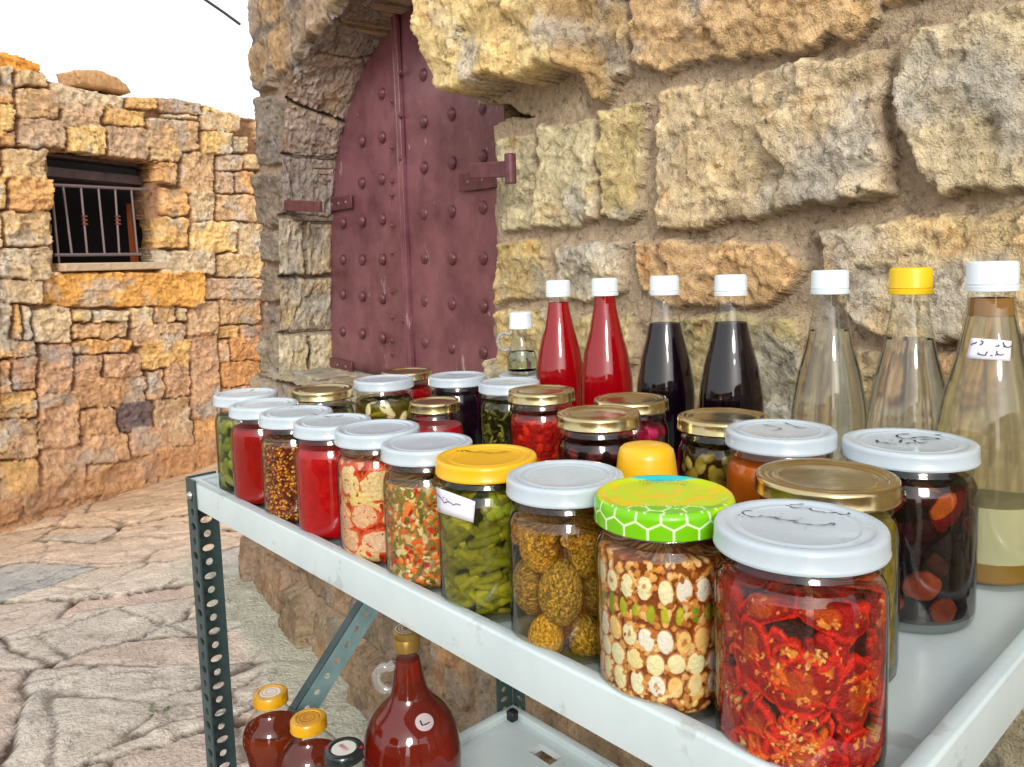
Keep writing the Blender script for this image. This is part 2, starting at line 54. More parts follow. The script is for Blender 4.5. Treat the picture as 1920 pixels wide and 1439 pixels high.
INK = {'tomato': [[(-0.03678, 0.02743), (-0.03505, 0.02972), (-0.03305, 0.02833), (-0.03107, 0.02694), (-0.02534, 0.03162)], [(-0.02229, 0.02601), (-0.02005, 0.02616), (-0.01707, 0.02489), (-0.00934, 0.03072), (-0.00757, 0.02889), (-0.00521, 0.02695), (-0.00203, 0.02939), (6e-05, 0.02904), (0.00197, 0.029), (0.00587, 0.03321), (0.00771, 0.03157), (0.01043, 0.03141), (0.01231, 0.03531), (0.01112, 0.03909)], [(-0.02116, 0.02822), (-0.01793, 0.03303), (-0.01539, 0.03699)], [(0.01236, 0.02669), (0.01301, 0.02643)], [(0.00444, 0.04023), (0.00486, 0.04107)], [(-0.03116, 0.00341), (-0.0345, 0.00106), (-0.0349, -0.00271), (-0.03176, -0.00543), (-0.02752, -0.00663), (-0.0233, -0.00497), (-0.02313, -0.00132), (-0.02043, -0.00104), (-0.01621, 0.0015), (-0.01317, 0.00514)], [(-0.01605, 0.00122), (-0.01171, 0.00046), (-0.00703, 0.00198), (-0.00286, 0.00643)], [(-0.00482, 0.00191), (-0.00021, 0.00136), (0.00461, 0.00332), (0.00761, 0.00464), (0.01212, 0.00918), (0.01181, 0.01196), (0.01292, 0.01503), (0.01448, 0.01338), (0.01368, 0.01021)], [(-0.0163, 0.00929), (-0.01585, 0.0097)], [(-0.0047, 0.00942), (-0.00393, 0.01055)], [(0.00515, -0.00386), (0.00613, -0.00375)], [(-0.03362, -0.00868), (-0.03234, -0.00883)], [(-0.03038, -0.01011), (-0.0294, -0.01009)]], 'dark': [[(-0.00943, 0.0275), (-0.01505, 0.02172), (-0.01512, 0.01427), (-0.01093, 0.00977), (-0.0071, 0.00761), (-0.00323, 0.00978), (-0.00152, 0.01763), (-0.00069, 0.02012), (0.00739, 0.02507), (0.01416, 0.02539), (0.0116, 0.01973), (0.00431, 0.01293)], [(0.00664, 0.03531), (0.01019, 0.0401), (0.01453, 0.0426), (0.019, 0.04376)], [(-0.00994, 0.0403), (-0.00919, 0.04091)], [(-0.00143, 0.0177), (-0.00071, 0.0183)], [(0.01259, 0.0312), (0.01321, 0.03172)], [(-0.02066, -0.00906), (-0.01696, -0.0164), (-0.01291, -0.01472), (-0.00742, -0.0152), (-0.00344, -0.01353)], [(-0.00621, 0.00306), (-0.00394, -0.00716)], [(0.00126, -0.00788), (0.00238, -0.00185), (0.00596, -0.00223)], [(0.00115, 0.00747), (0.00586, 0.00108), (0.00898, 0.00032), (0.01104, 0.00783)], [(-0.01179, -0.00443), (-0.01033, -0.00216)]], 'cuc': [[(-0.04102, -0.00228), (-0.03295, -0.00378), (-0.02778, -0.00267), (-0.03327, 0.00094), (-0.02649, 0.00172), (-0.01693, 0.00169), (-0.01519, 0.00806), (-0.0079, 0.00778), (-0.00399, 0.01032), (-0.00058, 0.01727), (0.00296, 0.02517)], [(-0.03033, 0.0068), (-0.02911, 0.00699)]], 'ketchup': [[(-0.05928, 0.00383), (-0.05496, 0.00728), (-0.04377, 0.00458), (-0.03678, 0.00731), (-0.02377, 0.00829), (-0.02264, 0.0158), (-0.01648, 0.01885), (-0.02558, 0.03075), (-0.01483, 0.0345)], [(-0.04619, 0.03418), (-0.03517, 0.03293)]], 'turnip': [[(-0.04736, 0.04195), (-0.03596, 0.04195), (-0.02609, 0.04448)], [(-0.02127, 0.03331), (-0.01634, 0.03295)]], 'mustard': [[(-0.04684, 0.0045), (-0.03084, 0.00851), (-0.03224, 0.01599), (-0.0253, 0.0193), (-0.02469, 0.0328)], [(-0.0406, 0.03588), (-0.03901, 0.04389)]], 'red': [[(-0.05159, 0.00914), (-0.05532, 0.01614)], [(-0.04212, 0.02628), (-0.02981, 0.02592), (-0.0319, 0.03412)]], 'pick': [[(-0.01469, 0.01167), (-0.02136, 0.02016), (-0.03447, 0.02691)]], 'orange': [[(-0.02184, 0.00981), (-0.01166, 0.00901), (-6e-05, 0.00519), (-0.00423, -0.00693)], [(-0.01096, 0.02798), (-0.00134, 0.02198), (0.00796, 0.01618), (0.01236, 0.02244)], [(-0.02512, 0.02118), (-0.01723, 0.02759)]], 'darkw': [[(-0.03037, 0.00137), (-0.00036, 0.00285), (0.00748, 0.02158)]]}
LABEL7 = [(-0.00767, -0.02127, 0.20951), (-0.00487, -0.02223, 0.20951), (-0.0023, -0.02254, 0.20944), (0.00016, -0.02253, 0.20935), (0.00261, -0.02253, 0.20925), (0.00495, -0.02221, 0.20912), (0.00719, -0.02156, 0.20896), (0.00942, -0.02091, 0.20879), (0.01145, -0.0196, 0.20856), (0.01357, -0.01863, 0.20836), (0.0155, -0.01699, 0.2081), (0.01733, -0.015, 0.20779), (0.01916, -0.01302, 0.20749), (-0.00819, -0.02192, 0.20611), (-0.00536, -0.02283, 0.20612), (-0.00275, -0.0231, 0.20607), (-0.00015, -0.02338, 0.20601), (0.00234, -0.02334, 0.20592), (0.00471, -0.02298, 0.2058), (0.00698, -0.02229, 0.20564), (0.00925, -0.0216, 0.20548), (0.01141, -0.02059, 0.20529), (0.01347, -0.01924, 0.20506), (0.01553, -0.0179, 0.20483), (0.01739, -0.01588, 0.20452), (0.01926, -0.01386, 0.20422), (-0.00871, -0.02256, 0.20271), (-0.00585, -0.02343, 0.20273), (-0.0031, -0.02399, 0.20272), (-0.00056, -0.0239, 0.20264), (0.00196, -0.02381, 0.20256), (0.00447, -0.02374, 0.20248), (0.00678, -0.02301, 0.20232), (0.00908, -0.02229, 0.20217), (0.01127, -0.02124, 0.20198), (0.01346, -0.02019, 0.20179), (0.01555, -0.01881, 0.20156), (0.01745, -0.01676, 0.20125), (0.01935, -0.0147, 0.20095), (-0.00934, -0.02288, 0.19926), (-0.00633, -0.02403, 0.19934), (-0.00355, -0.02455, 0.19934), (-0.00088, -0.02474, 0.1993), (0.00168, -0.02462, 0.19923), (0.00423, -0.02451, 0.19916), (0.00657, -0.02374, 0.19901), (0.00891, -0.02298, 0.19886), (0.01123, -0.02223, 0.19871), (0.01336, -0.0208, 0.19848), (0.01548, -0.01939, 0.19826), (0.01751, -0.01763, 0.19799), (0.01954, -0.01588, 0.19772), (-0.00987, -0.02352, 0.19585), (-0.00682, -0.02463, 0.19594), (-0.004, -0.02511, 0.19595), (-0.00129, -0.02526, 0.19593), (0.00141, -0.02543, 0.1959), (0.00389, -0.02494, 0.19579), (0.00637, -0.02447, 0.19569), (0.00883, -0.024, 0.19559), (0.0111, -0.02288, 0.1954), (0.01335, -0.02175, 0.19522), (0.01551, -0.0203, 0.19499), (0.01767, -0.01884, 0.19477), (0.01963, -0.01672, 0.19446), (-0.01039, -0.02417, 0.19244), (-0.00731, -0.02524, 0.19254), (-0.00435, -0.026, 0.19261), (-0.0016, -0.02611, 0.19259), (0.00113, -0.02624, 0.19257), (0.00375, -0.02605, 0.19251), (0.00626, -0.02553, 0.19242), (0.00866, -0.02469, 0.19228), (0.01105, -0.02386, 0.19214), (0.01335, -0.0227, 0.19196), (0.01563, -0.02155, 0.19178), (0.01773, -0.01972, 0.19151), (0.01982, -0.01789, 0.19124)]
LABEL7_INK = [[(0.01448, -0.01828, 0.20698), (0.01484, -0.01821, 0.20479), (0.01611, -0.01798, 0.203), (0.01762, -0.0164, 0.20239), (0.01918, -0.01405, 0.20354)], [(0.01477, -0.01896, 0.20338), (0.01636, -0.01771, 0.20299)], [(0.01194, -0.02051, 0.20484), (0.01225, -0.02034, 0.20373), (0.01001, -0.02153, 0.20335)], [(0.0001, -0.02284, 0.20773), (0.0019, -0.02324, 0.20675), (0.00138, -0.02359, 0.20527), (-0.0002, -0.02373, 0.20408)], [(-0.00279, -0.02308, 0.20648), (-0.00368, -0.02334, 0.20533), (-0.00578, -0.02304, 0.20481), (-0.00678, -0.02298, 0.20363)], [(-0.00131, -0.025, 0.19779), (-0.00018, -0.02531, 0.19641), (0.00244, -0.02517, 0.19601), (0.00433, -0.02489, 0.19592), (0.00481, -0.02448, 0.19814), (0.00571, -0.02426, 0.19891)], [(0.00739, -0.02418, 0.19606), (0.00894, -0.02386, 0.19576)], [(0.01034, -0.02312, 0.19633), (0.01175, -0.02243, 0.19654), (0.01123, -0.02206, 0.19979)], [(0.01173, -0.02239, 0.1969), (0.01343, -0.0215, 0.19637), (0.01499, -0.02019, 0.19652), (0.01554, -0.01993, 0.19727)]]
LABELC = [(-0.02152, -0.0358, 0.10364), (-0.00788, -0.04104, 0.10599), (-0.00071, -0.04164, 0.10608), (0.00524, -0.0414, 0.10576), (0.01023, -0.04048, 0.10511), (0.01449, -0.03904, 0.1042), (0.0185, -0.03745, 0.10322), (0.02205, -0.0355, 0.10207), (0.02512, -0.03319, 0.10074), (-0.02056, -0.03636, 0.09881), (-0.00794, -0.04096, 0.101), (-0.0006, -0.04179, 0.1013), (0.00505, -0.04143, 0.101), (0.00997, -0.04057, 0.10045), (0.01417, -0.03919, 0.09965), (0.01812, -0.03765, 0.09876), (0.0216, -0.03576, 0.09769), (0.02461, -0.03351, 0.09644), (-0.01983, -0.03675, 0.0939), (-0.00776, -0.04106, 0.09609), (-0.00073, -0.04177, 0.09643), (0.00485, -0.04146, 0.09624), (0.00971, -0.04066, 0.09579), (0.01384, -0.03933, 0.09508), (0.01773, -0.03785, 0.09428), (0.02115, -0.03601, 0.0933), (0.0241, -0.03382, 0.09214), (-0.01911, -0.03714, 0.08899), (-0.00782, -0.04098, 0.09109), (-0.00086, -0.04175, 0.09155), (0.00466, -0.0415, 0.09147), (0.00922, -0.04057, 0.09103), (0.01352, -0.03948, 0.0905), (0.01711, -0.03787, 0.0897), (0.0207, -0.03627, 0.08891), (0.02381, -0.03432, 0.08792), (-0.01838, -0.03752, 0.08409), (-0.00765, -0.04107, 0.08617), (-0.00099, -0.04172, 0.08666), (0.00446, -0.04153, 0.08669), (0.00896, -0.04066, 0.08635), (0.0132, -0.03963, 0.08592), (0.01673, -0.03808, 0.08521), (0.02025, -0.03654, 0.0845), (0.0233, -0.03464, 0.08361)]
LABELC_INK = [[(-0.01639, -0.03843, 0.0993), (-0.00694, -0.04113, 0.09848), (-0.00296, -0.04163, 0.09578), (0.00194, -0.04173, 0.098), (0.00504, -0.04148, 0.09773), (0.00773, -0.04099, 0.09617), (0.01047, -0.04041, 0.09776), (0.0145, -0.03919, 0.09719)], [(-0.00027, -0.04173, 0.09927), (0.00134, -0.04173, 0.09932)], [(-0.0039, -0.04159, 0.09994), (-0.00273, -0.04157, 0.10047)]]
STICKER = [(0.0443, -0.008, 0.23023), (0.0443, -0.008, 0.23023), (0.0443, -0.008, 0.23023), (0.0443, -0.008, 0.23023), (0.0443, -0.008, 0.23023), (0.0443, -0.008, 0.23023), (0.0443, -0.008, 0.23023), (0.0443, -0.008, 0.23023), (0.0443, -0.008, 0.23023), (0.0443, -0.008, 0.23023), (0.0443, -0.008, 0.23023), (0.0443, -0.008, 0.23023), (0.0443, -0.008, 0.23023), (0.0443, -0.008, 0.23023), (0.0443, -0.008, 0.23023), (0.0443, -0.008, 0.23023), (0.0443, -0.008, 0.23023), (0.0443, -0.008, 0.23023), (0.0443, -0.008, 0.23023), (0.0443, -0.008, 0.23023), (0.04624, -0.00207, 0.22847), (0.04708, -0.00311, 0.22732), (0.04754, -0.00455, 0.22638), (0.04765, -0.00631, 0.22579), (0.04751, -0.00828, 0.2257), (0.04699, -0.01017, 0.22599), (0.0462, -0.01184, 0.22669), (0.04502, -0.013, 0.2276), (0.04406, -0.01386, 0.22896), (0.04292, -0.01402, 0.2303), (0.04191, -0.01359, 0.23164), (0.0413, -0.01272, 0.23296), (0.04107, -0.01145, 0.23408), (0.04095, -0.0097, 0.23467), (0.04108, -0.00773, 0.23478), (0.04162, -0.00584, 0.2345), (0.04242, -0.00416, 0.2338), (0.04336, -0.00282, 0.23272), (0.04433, -0.00195, 0.23135), (0.04524, -0.00163, 0.22982), (0.04773, 0.00421, 0.22636), (0.04941, 0.00212, 0.22406), (0.05054, -0.00094, 0.22234), (0.051, -0.00462, 0.22136), (0.05072, -0.00856, 0.22119), (0.04967, -0.01233, 0.22179), (0.04786, -0.0155, 0.22302), (0.04552, -0.01782, 0.22482), (0.04312, -0.01922, 0.22719), (0.04084, -0.01954, 0.22986), (0.03906, -0.01884, 0.2327), (0.03782, -0.01711, 0.23533), (0.03712, -0.01442, 0.23741), (0.03735, -0.01124, 0.23896), (0.03786, -0.00746, 0.23936), (0.03893, -0.00367, 0.23881), (0.0403, -0.00013, 0.23724), (0.04196, 0.00271, 0.23491), (0.04368, 0.00462, 0.23198), (0.04573, 0.0051, 0.22907)]
STICKER_INK = [[(0.04105, -0.01246, 0.23352), (0.04306, -0.01245, 0.23074), (0.04512, -0.01197, 0.22777), (0.04633, -0.007, 0.22794), (0.04657, -0.00128, 0.22828)]]
CABLE = [[-1.5007, 3.6028, 2.6402], [-1.3052, 3.588, 2.4935], [-1.2246, 3.5821, 2.4348], [-1.1557, 3.5767, 2.3811]]
WEED = [[-1.1154, 2.2045, 0.0], [-1.205, 2.0377, 0.0], [-1.0997, 2.212, 0.0]]
RNG = random.Random(7)
def lin(c, k=1.0):
    r = []
    for v in c[:3]:
        v = v/255.0; r.append((v/12.92 if v <= 0.04045 else ((v+0.055)/1.055)**2.4)*k)
    return tuple(r)
# ------------------------------------------------------------ noise
def _h(i, j, k, s):
    n = (i*73856093) ^ (j*19349663) ^ (k*83492791) ^ (s*2654435761)
    n = n & 0xffffffff
    n = (n ^ (n >> 13))*1274126177 & 0xffffffff
    n = (n ^ (n >> 16))*2246822519 & 0xffffffff
    return ((n ^ (n >> 15)) & 0xffffff)/float(0xffffff)
def vn(x, y, z, s=0):
    xi = np.floor(x).astype(np.int64); yi = np.floor(y).astype(np.int64); zi = np.floor(z).astype(np.int64)
    fx = x-xi; fy = y-yi; fz = z-zi
    fx = fx*fx*(3-2*fx); fy = fy*fy*(3-2*fy); fz = fz*fz*(3-2*fz)
    r = 0
    for a in (0, 1):
        for b in (0, 1):
            for c in (0, 1):
                r = r + _h(xi+a, yi+b, zi+c, s)*(fx if a else 1-fx)*(fy if b else 1-fy)*(fz if c else 1-fz)
    return r*2-1
def fbm(x, y, z, s=0, o=4, g=0.5):
    r = 0; a = 1.0; t = 0
    for k in range(o):
        r = r + a*vn(x*2**k, y*2**k, z*2**k, s+k*17); t += a; a *= g
    return r/t
def ridge(x, y, z, s=0, o=3):
    r = 0; a = 1.0; t = 0
    for k in range(o):
        r = r + a*(1-2*np.abs(vn(x*2**k, y*2**k, z*2**k, s+k*17))); t += a; a *= 0.5
    return r/t
def sstep(a, b, x):
    t = np.clip((x-a)/(b-a), 0, 1); return t*t*(3-2*t)
def voro(x, y, pts, chunk=60000):
    n = x.size; d1 = np.empty(n); d2 = np.empty(n); id1 = np.empty(n, int)
    xf = x.ravel(); yf = y.ravel()
    for i in range(0, n, chunk):
        D = (xf[i:i+chunk, None]-pts[None, :, 0])**2+(yf[i:i+chunk, None]-pts[None, :, 1])**2
        k = np.argpartition(D, 1, axis=1)[:, :2]
        a = np.take_along_axis(D, k, 1); o = np.argsort(a, 1)
        k = np.take_along_axis(k, o, 1); a = np.take_along_axis(a, o, 1)
        id1[i:i+chunk] = k[:, 0]; d1[i:i+chunk] = np.sqrt(a[:, 0]); d2[i:i+chunk] = np.sqrt(a[:, 1])
    return d1.reshape(x.shape), d2.reshape(x.shape), id1.reshape(x.shape)
def facets(u, v, size, seed, stretch=1.3):
    """chipped rock: piecewise planes (random tilt per cell)"""
    rs = np.random.RandomState(seed)
    gx = np.floor(u/size/stretch).astype(np.int64); gy = np.floor(v/size).astype(np.int64)
    best = np.full(u.shape, 1e9); val = np.zeros(u.shape)
    for a in (-1, 0, 1):
        for b in (-1, 0, 1):
            cx = gx+a; cy = gy+b
            px = (cx+_h(cx, cy, 0, seed))*size*stretch; py = (cy+_h(cx, cy, 1, seed))*size
            d = ((u-px)/stretch)**2+(v-py)**2
            t = (_h(cx, cy, 2, seed)-.5)*(u-px)/size+(_h(cx, cy, 3, seed)-.5)*(v-py)/size+(_h(cx, cy, 4, seed)-.5)*1.1
            m = d < best; best = np.where(m, d, best); val = np.where(m, t, val)
    return val
def inpoly(x, y, poly):
    c = np.zeros(x.shape, bool); n = len(poly)
    for i in range(n):
        x1, y1 = poly[i]; x2, y2 = poly[(i+1) % n]
        if y1 == y2: continue
        c ^= ((y1 > y) != (y2 > y)) & (x < (x2-x1)*(y-y1)/(y2-y1)+x1)
    return c
def pdist(x, y, poly):
    d = np.full(x.shape, 1e9); n = len(poly)
    for i in range(n):
        x1, y1 = poly[i]; x2, y2 = poly[(i+1) % n]
        ex, ey = x2-x1, y2-y1; L = ex*ex+ey*ey+1e-12
        t = np.clip(((x-x1)*ex+(y-y1)*ey)/L, 0, 1)
        d = np.minimum(d, np.hypot(x-x1-t*ex, y-y1-t*ey))
    return np.where(inpoly(x, y, poly), d, -d)
# ------------------------------------------------------------ objects
def link(o, parent=None):
    COL.objects.link(o)
    if parent is not None: o.parent = parent
    return o
def tag(o, label=None, cat=None, group=None, kind=None):
    if label: o['label'] = label
    if cat: o['category'] = cat
    if group: o['group'] = group
    if kind: o['kind'] = kind
    return o
def empty(name, loc, label, cat, group=None, rz=0.0):
    o = bpy.data.objects.new(name, None); o.empty_display_size = .02; o.location = loc; o.rotation_euler = (0, 0, rz); link(o)
    return tag(o, label, cat, group)
def mesh_np(name, V, F, mat, parent=None, col=None, smooth=True, origin=None):
    V = np.asarray(V, float).reshape(-1, 3)
    me = bpy.data.meshes.new(name)
    if isinstance(F, np.ndarray):
        me.vertices.add(len(V)); me.vertices.foreach_set("co", V.ravel())
        k = F.shape[1]; me.loops.add(F.size); me.loops.foreach_set("vertex_index", F.ravel().astype(np.int32))
        me.polygons.add(len(F)); me.polygons.foreach_set("loop_start", (np.arange(len(F))*k).astype(np.int32))
        me.update(calc_edges=True); me.validate()
    else:
        me.from_pydata([tuple(v) for v in V], [], F); me.update()
    if col is not None:
        a = me.color_attributes.new("Col", 'FLOAT_COLOR', 'POINT')
        c = np.ones((len(V), 4)); c[:, :np.asarray(col).reshape(len(V), -1).shape[1]] = np.asarray(col).reshape(len(V), -1)
        a.data.foreach_set("color", c.ravel())
    me.polygons.foreach_set("use_smooth", np.full(len(me.polygons), smooth, bool))
    if mat: me.materials.append(mat)
    o = bpy.data.objects.new(name, me); link(o, parent); return o
class MB:
    def __init__(s): s.v = []; s.f = []
    def add(s, V, F):
        b = len(s.v); s.v += [tuple(v) for v in V]; s.f += [tuple(i+b for i in f) for f in F]
    def box(s, x0, x1, y0, y1, z0, z1):
        V = [(x, y, z) for z in (z0, z1) for y in (y0, y1) for x in (x0, x1)]
        s.add(V, [(0, 2, 3, 1), (4, 5, 7, 6), (0, 1, 5, 4), (2, 6, 7, 3), (0, 4, 6, 2), (1, 3, 7, 5)])
    def lathe(s, prof, n=48, cx=0, cy=0, closed=False):
        V = []; F = []; m = len(prof)
        for i in range(n):
            a = 2*math.pi*i/n
            for r, z in prof: V.append((cx+r*math.cos(a), cy+r*math.sin(a), z))
        for i in range(n):
            j = (i+1) % n
            for k in range(m-1): F.append((i*m+k, j*m+k, j*m+k+1, i*m+k+1))
        s.add(V, F)
    def tube(s, pts, r, n=8, close_ends=True):
        pts = [Vector(p) for p in pts]; rr = r if isinstance(r, (list, tuple)) else [r]*len(pts)
        V = []; F = []; up = Vector((0, 0, 1)); prev = None
        for i, p in enumerate(pts):
            t = (pts[min(i+1, len(pts)-1)]-pts[max(i-1, 0)]).normalized()
            if prev is None:
                a = up if abs(t.z) < .9 else Vector((1, 0, 0)); x = t.cross(a).normalized()
            else:
                x = (prev-t*prev.dot(t)).normalized()
            prev = x; y = t.cross(x)
            for k in range(n):
                g = 2*math.pi*k/n; V.append(p+(x*math.cos(g)+y*math.sin(g))*rr[i])
        for i in range(len(pts)-1):
            for k in range(n): F.append((i*n+k, i*n+(k+1) % n, (i+1)*n+(k+1) % n, (i+1)*n+k))
        if close_ends: F.append(tuple(range(n))[::-1]); F.append(tuple((len(pts)-1)*n+k for k in range(n)))
        s.add(V, F)
    def build(s, name, mat, parent=None, smooth=True, bevel=0, sharp=35):
        me = bpy.data.meshes.new(name); me.from_pydata(s.v, [], s.f); me.update()
        bm = bmesh.new(); bm.from_mesh(me); bmesh.ops.remove_doubles(bm, verts=bm.verts, dist=1e-6)
        bmesh.ops.recalc_face_normals(bm, faces=bm.faces)
        for e in bm.edges:
            if len(e.link_faces) == 2 and e.calc_face_angle(0) > math.radians(sharp): e.smooth = False
        for f_ in bm.faces: f_.smooth = smooth
        bm.to_mesh(me); bm.free()
        me.materials.append(mat)
        o = bpy.data.objects.new(name, me); link(o, parent)
        if bevel:
            m = o.modifiers.new("b", 'BEVEL'); m.width = bevel; m.segments = 2; m.limit_method = 'ANGLE'; m.angle_limit = math.radians(40)
        return o
# ------------------------------------------------------------ materials
def mat_new(name):
    m = bpy.data.materials.new(name); m.use_nodes = True; nt = m.node_tree; nt.nodes.clear()
    out = nt.nodes.new("ShaderNodeOutputMaterial"); return m, nt, out
def principled(name, col, rough=.5, metal=0, coat=0, spec=.5, noise=None, bump=None, trans=0, ior=1.45, sss=0, mottle=None):
    m, nt, out = mat_new(name); p = nt.nodes.new("ShaderNodeBsdfPrincipled"); L = nt.links.new
    p.inputs["Base Color"].default_value = (*col[:3], 1); p.inputs["Roughness"].default_value = rough; p.inputs["Metallic"].default_value = metal
    p.inputs["Coat Weight"].default_value = coat; p.inputs["Coat Roughness"].default_value = .05; p.inputs["Specular IOR Level"].default_value = spec
    p.inputs["Transmission Weight"].default_value = trans; p.inputs["IOR"].default_value = ior
    if sss:
        p.inputs["Subsurface Weight"].default_value = sss; p.inputs["Subsurface Radius"].default_value = (.02, .008, .004); p.inputs["Subsurface Scale"].default_value = .3
    tc = nt.nodes.new("ShaderNodeTexCoord")
    if noise:  # (scale, colour2, lo, hi)
        n = nt.nodes.new("ShaderNodeTexNoise"); n.inputs["Scale"].default_value = noise[0]; n.inputs["Detail"].default_value = 6; n.inputs["Roughness"].default_value = .65
        r = nt.nodes.new("ShaderNodeMapRange"); r.inputs["From Min"].default_value = noise[2]; r.inputs["From Max"].default_value = noise[3]
        x = nt.nodes.new("ShaderNodeMix"); x.data_type = 'RGBA'; x.inputs["A"].default_value = (*col[:3], 1); x.inputs["B"].default_value = (*noise[1][:3], 1)
        L(tc.outputs["Object"], n.inputs["Vector"]); L(n.outputs["Fac"], r.inputs["Value"]); L(r.outputs[0], x.inputs["Factor"]); L(x.outputs["Result"], p.inputs["Base Color"])
        r2 = nt.nodes.new("ShaderNodeMapRange"); r2.inputs["To Min"].default_value = max(rough-.12, .03); r2.inputs["To Max"].default_value = min(rough+.18, 1)
        L(n.outputs["Fac"], r2.inputs["Value"]); L(r2.outputs[0], p.inputs["Roughness"])
    if bump:   # (scale, distance)
        n = nt.nodes.new("ShaderNodeTexNoise"); n.inputs["Scale"].default_value = bump[0]; n.inputs["Detail"].default_value = 5
        b = nt.nodes.new("ShaderNodeBump"); b.inputs["Distance"].default_value = bump[1]; b.inputs["Strength"].default_value = 1
        L(tc.outputs["Object"], n.inputs["Vector"]); L(n.outputs["Fac"], b.inputs["Height"]); L(b.outputs[0], p.inputs["Normal"])
    L(p.outputs[0], out.inputs[0]); return m
def vcol_mat(name, rough=.85, spec=.3, mott=(60, .35), bump=((45, .006), (220, .0015)), coat=0, sat=1.0, vor=True, sss=0, pits=None):
    m, nt, out = mat_new(name); p = nt.nodes.new("ShaderNodeBsdfPrincipled"); L = nt.links.new
    at = nt.nodes.new("ShaderNodeAttribute"); at.attribute_name = "Col"; tc = nt.nodes.new("ShaderNodeTexCoord")
    n = nt.nodes.new("ShaderNodeTexNoise"); n.inputs["Scale"].default_value = mott[0]; n.inputs["Detail"].default_value = 8; n.inputs["Roughness"].default_value = .7
    mr = nt.nodes.new("ShaderNodeMapRange"); mr.inputs["From Min"].default_value = .28; mr.inputs["From Max"].default_value = .72
    mr.inputs["To Min"].default_value = 1-mott[1]; mr.inputs["To Max"].default_value = 1+mott[1]*.8
    mu = nt.nodes.new("ShaderNodeVectorMath"); mu.operation = 'SCALE'
    L(tc.outputs["Object"], n.inputs["Vector"]); L(n.outputs["Fac"], mr.inputs["Value"]); L(at.outputs["Color"], mu.inputs[0]); L(mr.outputs[0], mu.inputs["Scale"])
    if pits:
        pn = nt.nodes.new("ShaderNodeTexNoise"); pn.inputs["Scale"].default_value = pits[0]; pn.inputs["Detail"].default_value = 7; pn.inputs["Roughness"].default_value = .75; pn.inputs["Distortion"].default_value = .6
        pr = nt.nodes.new("ShaderNodeMapRange"); pr.inputs["From Min"].default_value = .30; pr.inputs["From Max"].default_value = .44; pr.inputs["To Min"].default_value = 1-pits[1]; pr.inputs["To Max"].default_value = 1
        m2 = nt.nodes.new("ShaderNodeVectorMath"); m2.operation = 'SCALE'; L(tc.outputs["Object"], pn.inputs["Vector"]); L(pn.outputs["Fac"], pr.inputs["Value"]); L(mu.outputs[0], m2.inputs[0]); L(pr.outputs[0], m2.inputs["Scale"])
        L(m2.outputs[0], p.inputs["Base Color"])
        b0 = nt.nodes.new("ShaderNodeBump"); b0.inputs["Distance"].default_value = pits[2]; L(pr.outputs[0], b0.inputs["Height"])
    else:
        L(mu.outputs[0], p.inputs["Base Color"]); b0 = None
    prev = b0
    for i, (s_, d_) in enumerate(bump):
        if vor and i == 0:
            t = nt.nodes.new("ShaderNodeTexNoise"); t.noise_type = 'RIDGED_MULTIFRACTAL'; t.inputs["Scale"].default_value = s_*.5; t.inputs["Detail"].default_value = 5
            if "Roughness" in t.inputs: t.inputs["Roughness"].default_value = .5
        else:
            t = nt.nodes.new("ShaderNodeTexNoise"); t.inputs["Scale"].default_value = s_; t.inputs["Detail"].default_value = 6
        b = nt.nodes.new("ShaderNodeBump"); b.inputs["Distance"].default_value = d_
        L(tc.outputs["Object"], t.inputs["Vector"]); L(t.outputs["Fac"], b.inputs["Height"])
        if prev: L(prev.outputs[0], b.inputs["Normal"])
        prev = b
    if prev: L(prev.outputs[0], p.inputs["Normal"])
    p.inputs["Roughness"].default_value = rough; p.inputs["Specular IOR Level"].default_value = spec; p.inputs["Coat Weight"].default_value = coat
    if sss:
        p.inputs["Subsurface Weight"].default_value = sss; p.inputs["Subsurface Radius"].default_value = (.02, .01, .005); p.inputs["Subsurface Scale"].default_value = .2
    L(p.outputs[0], out.inputs[0]); return m
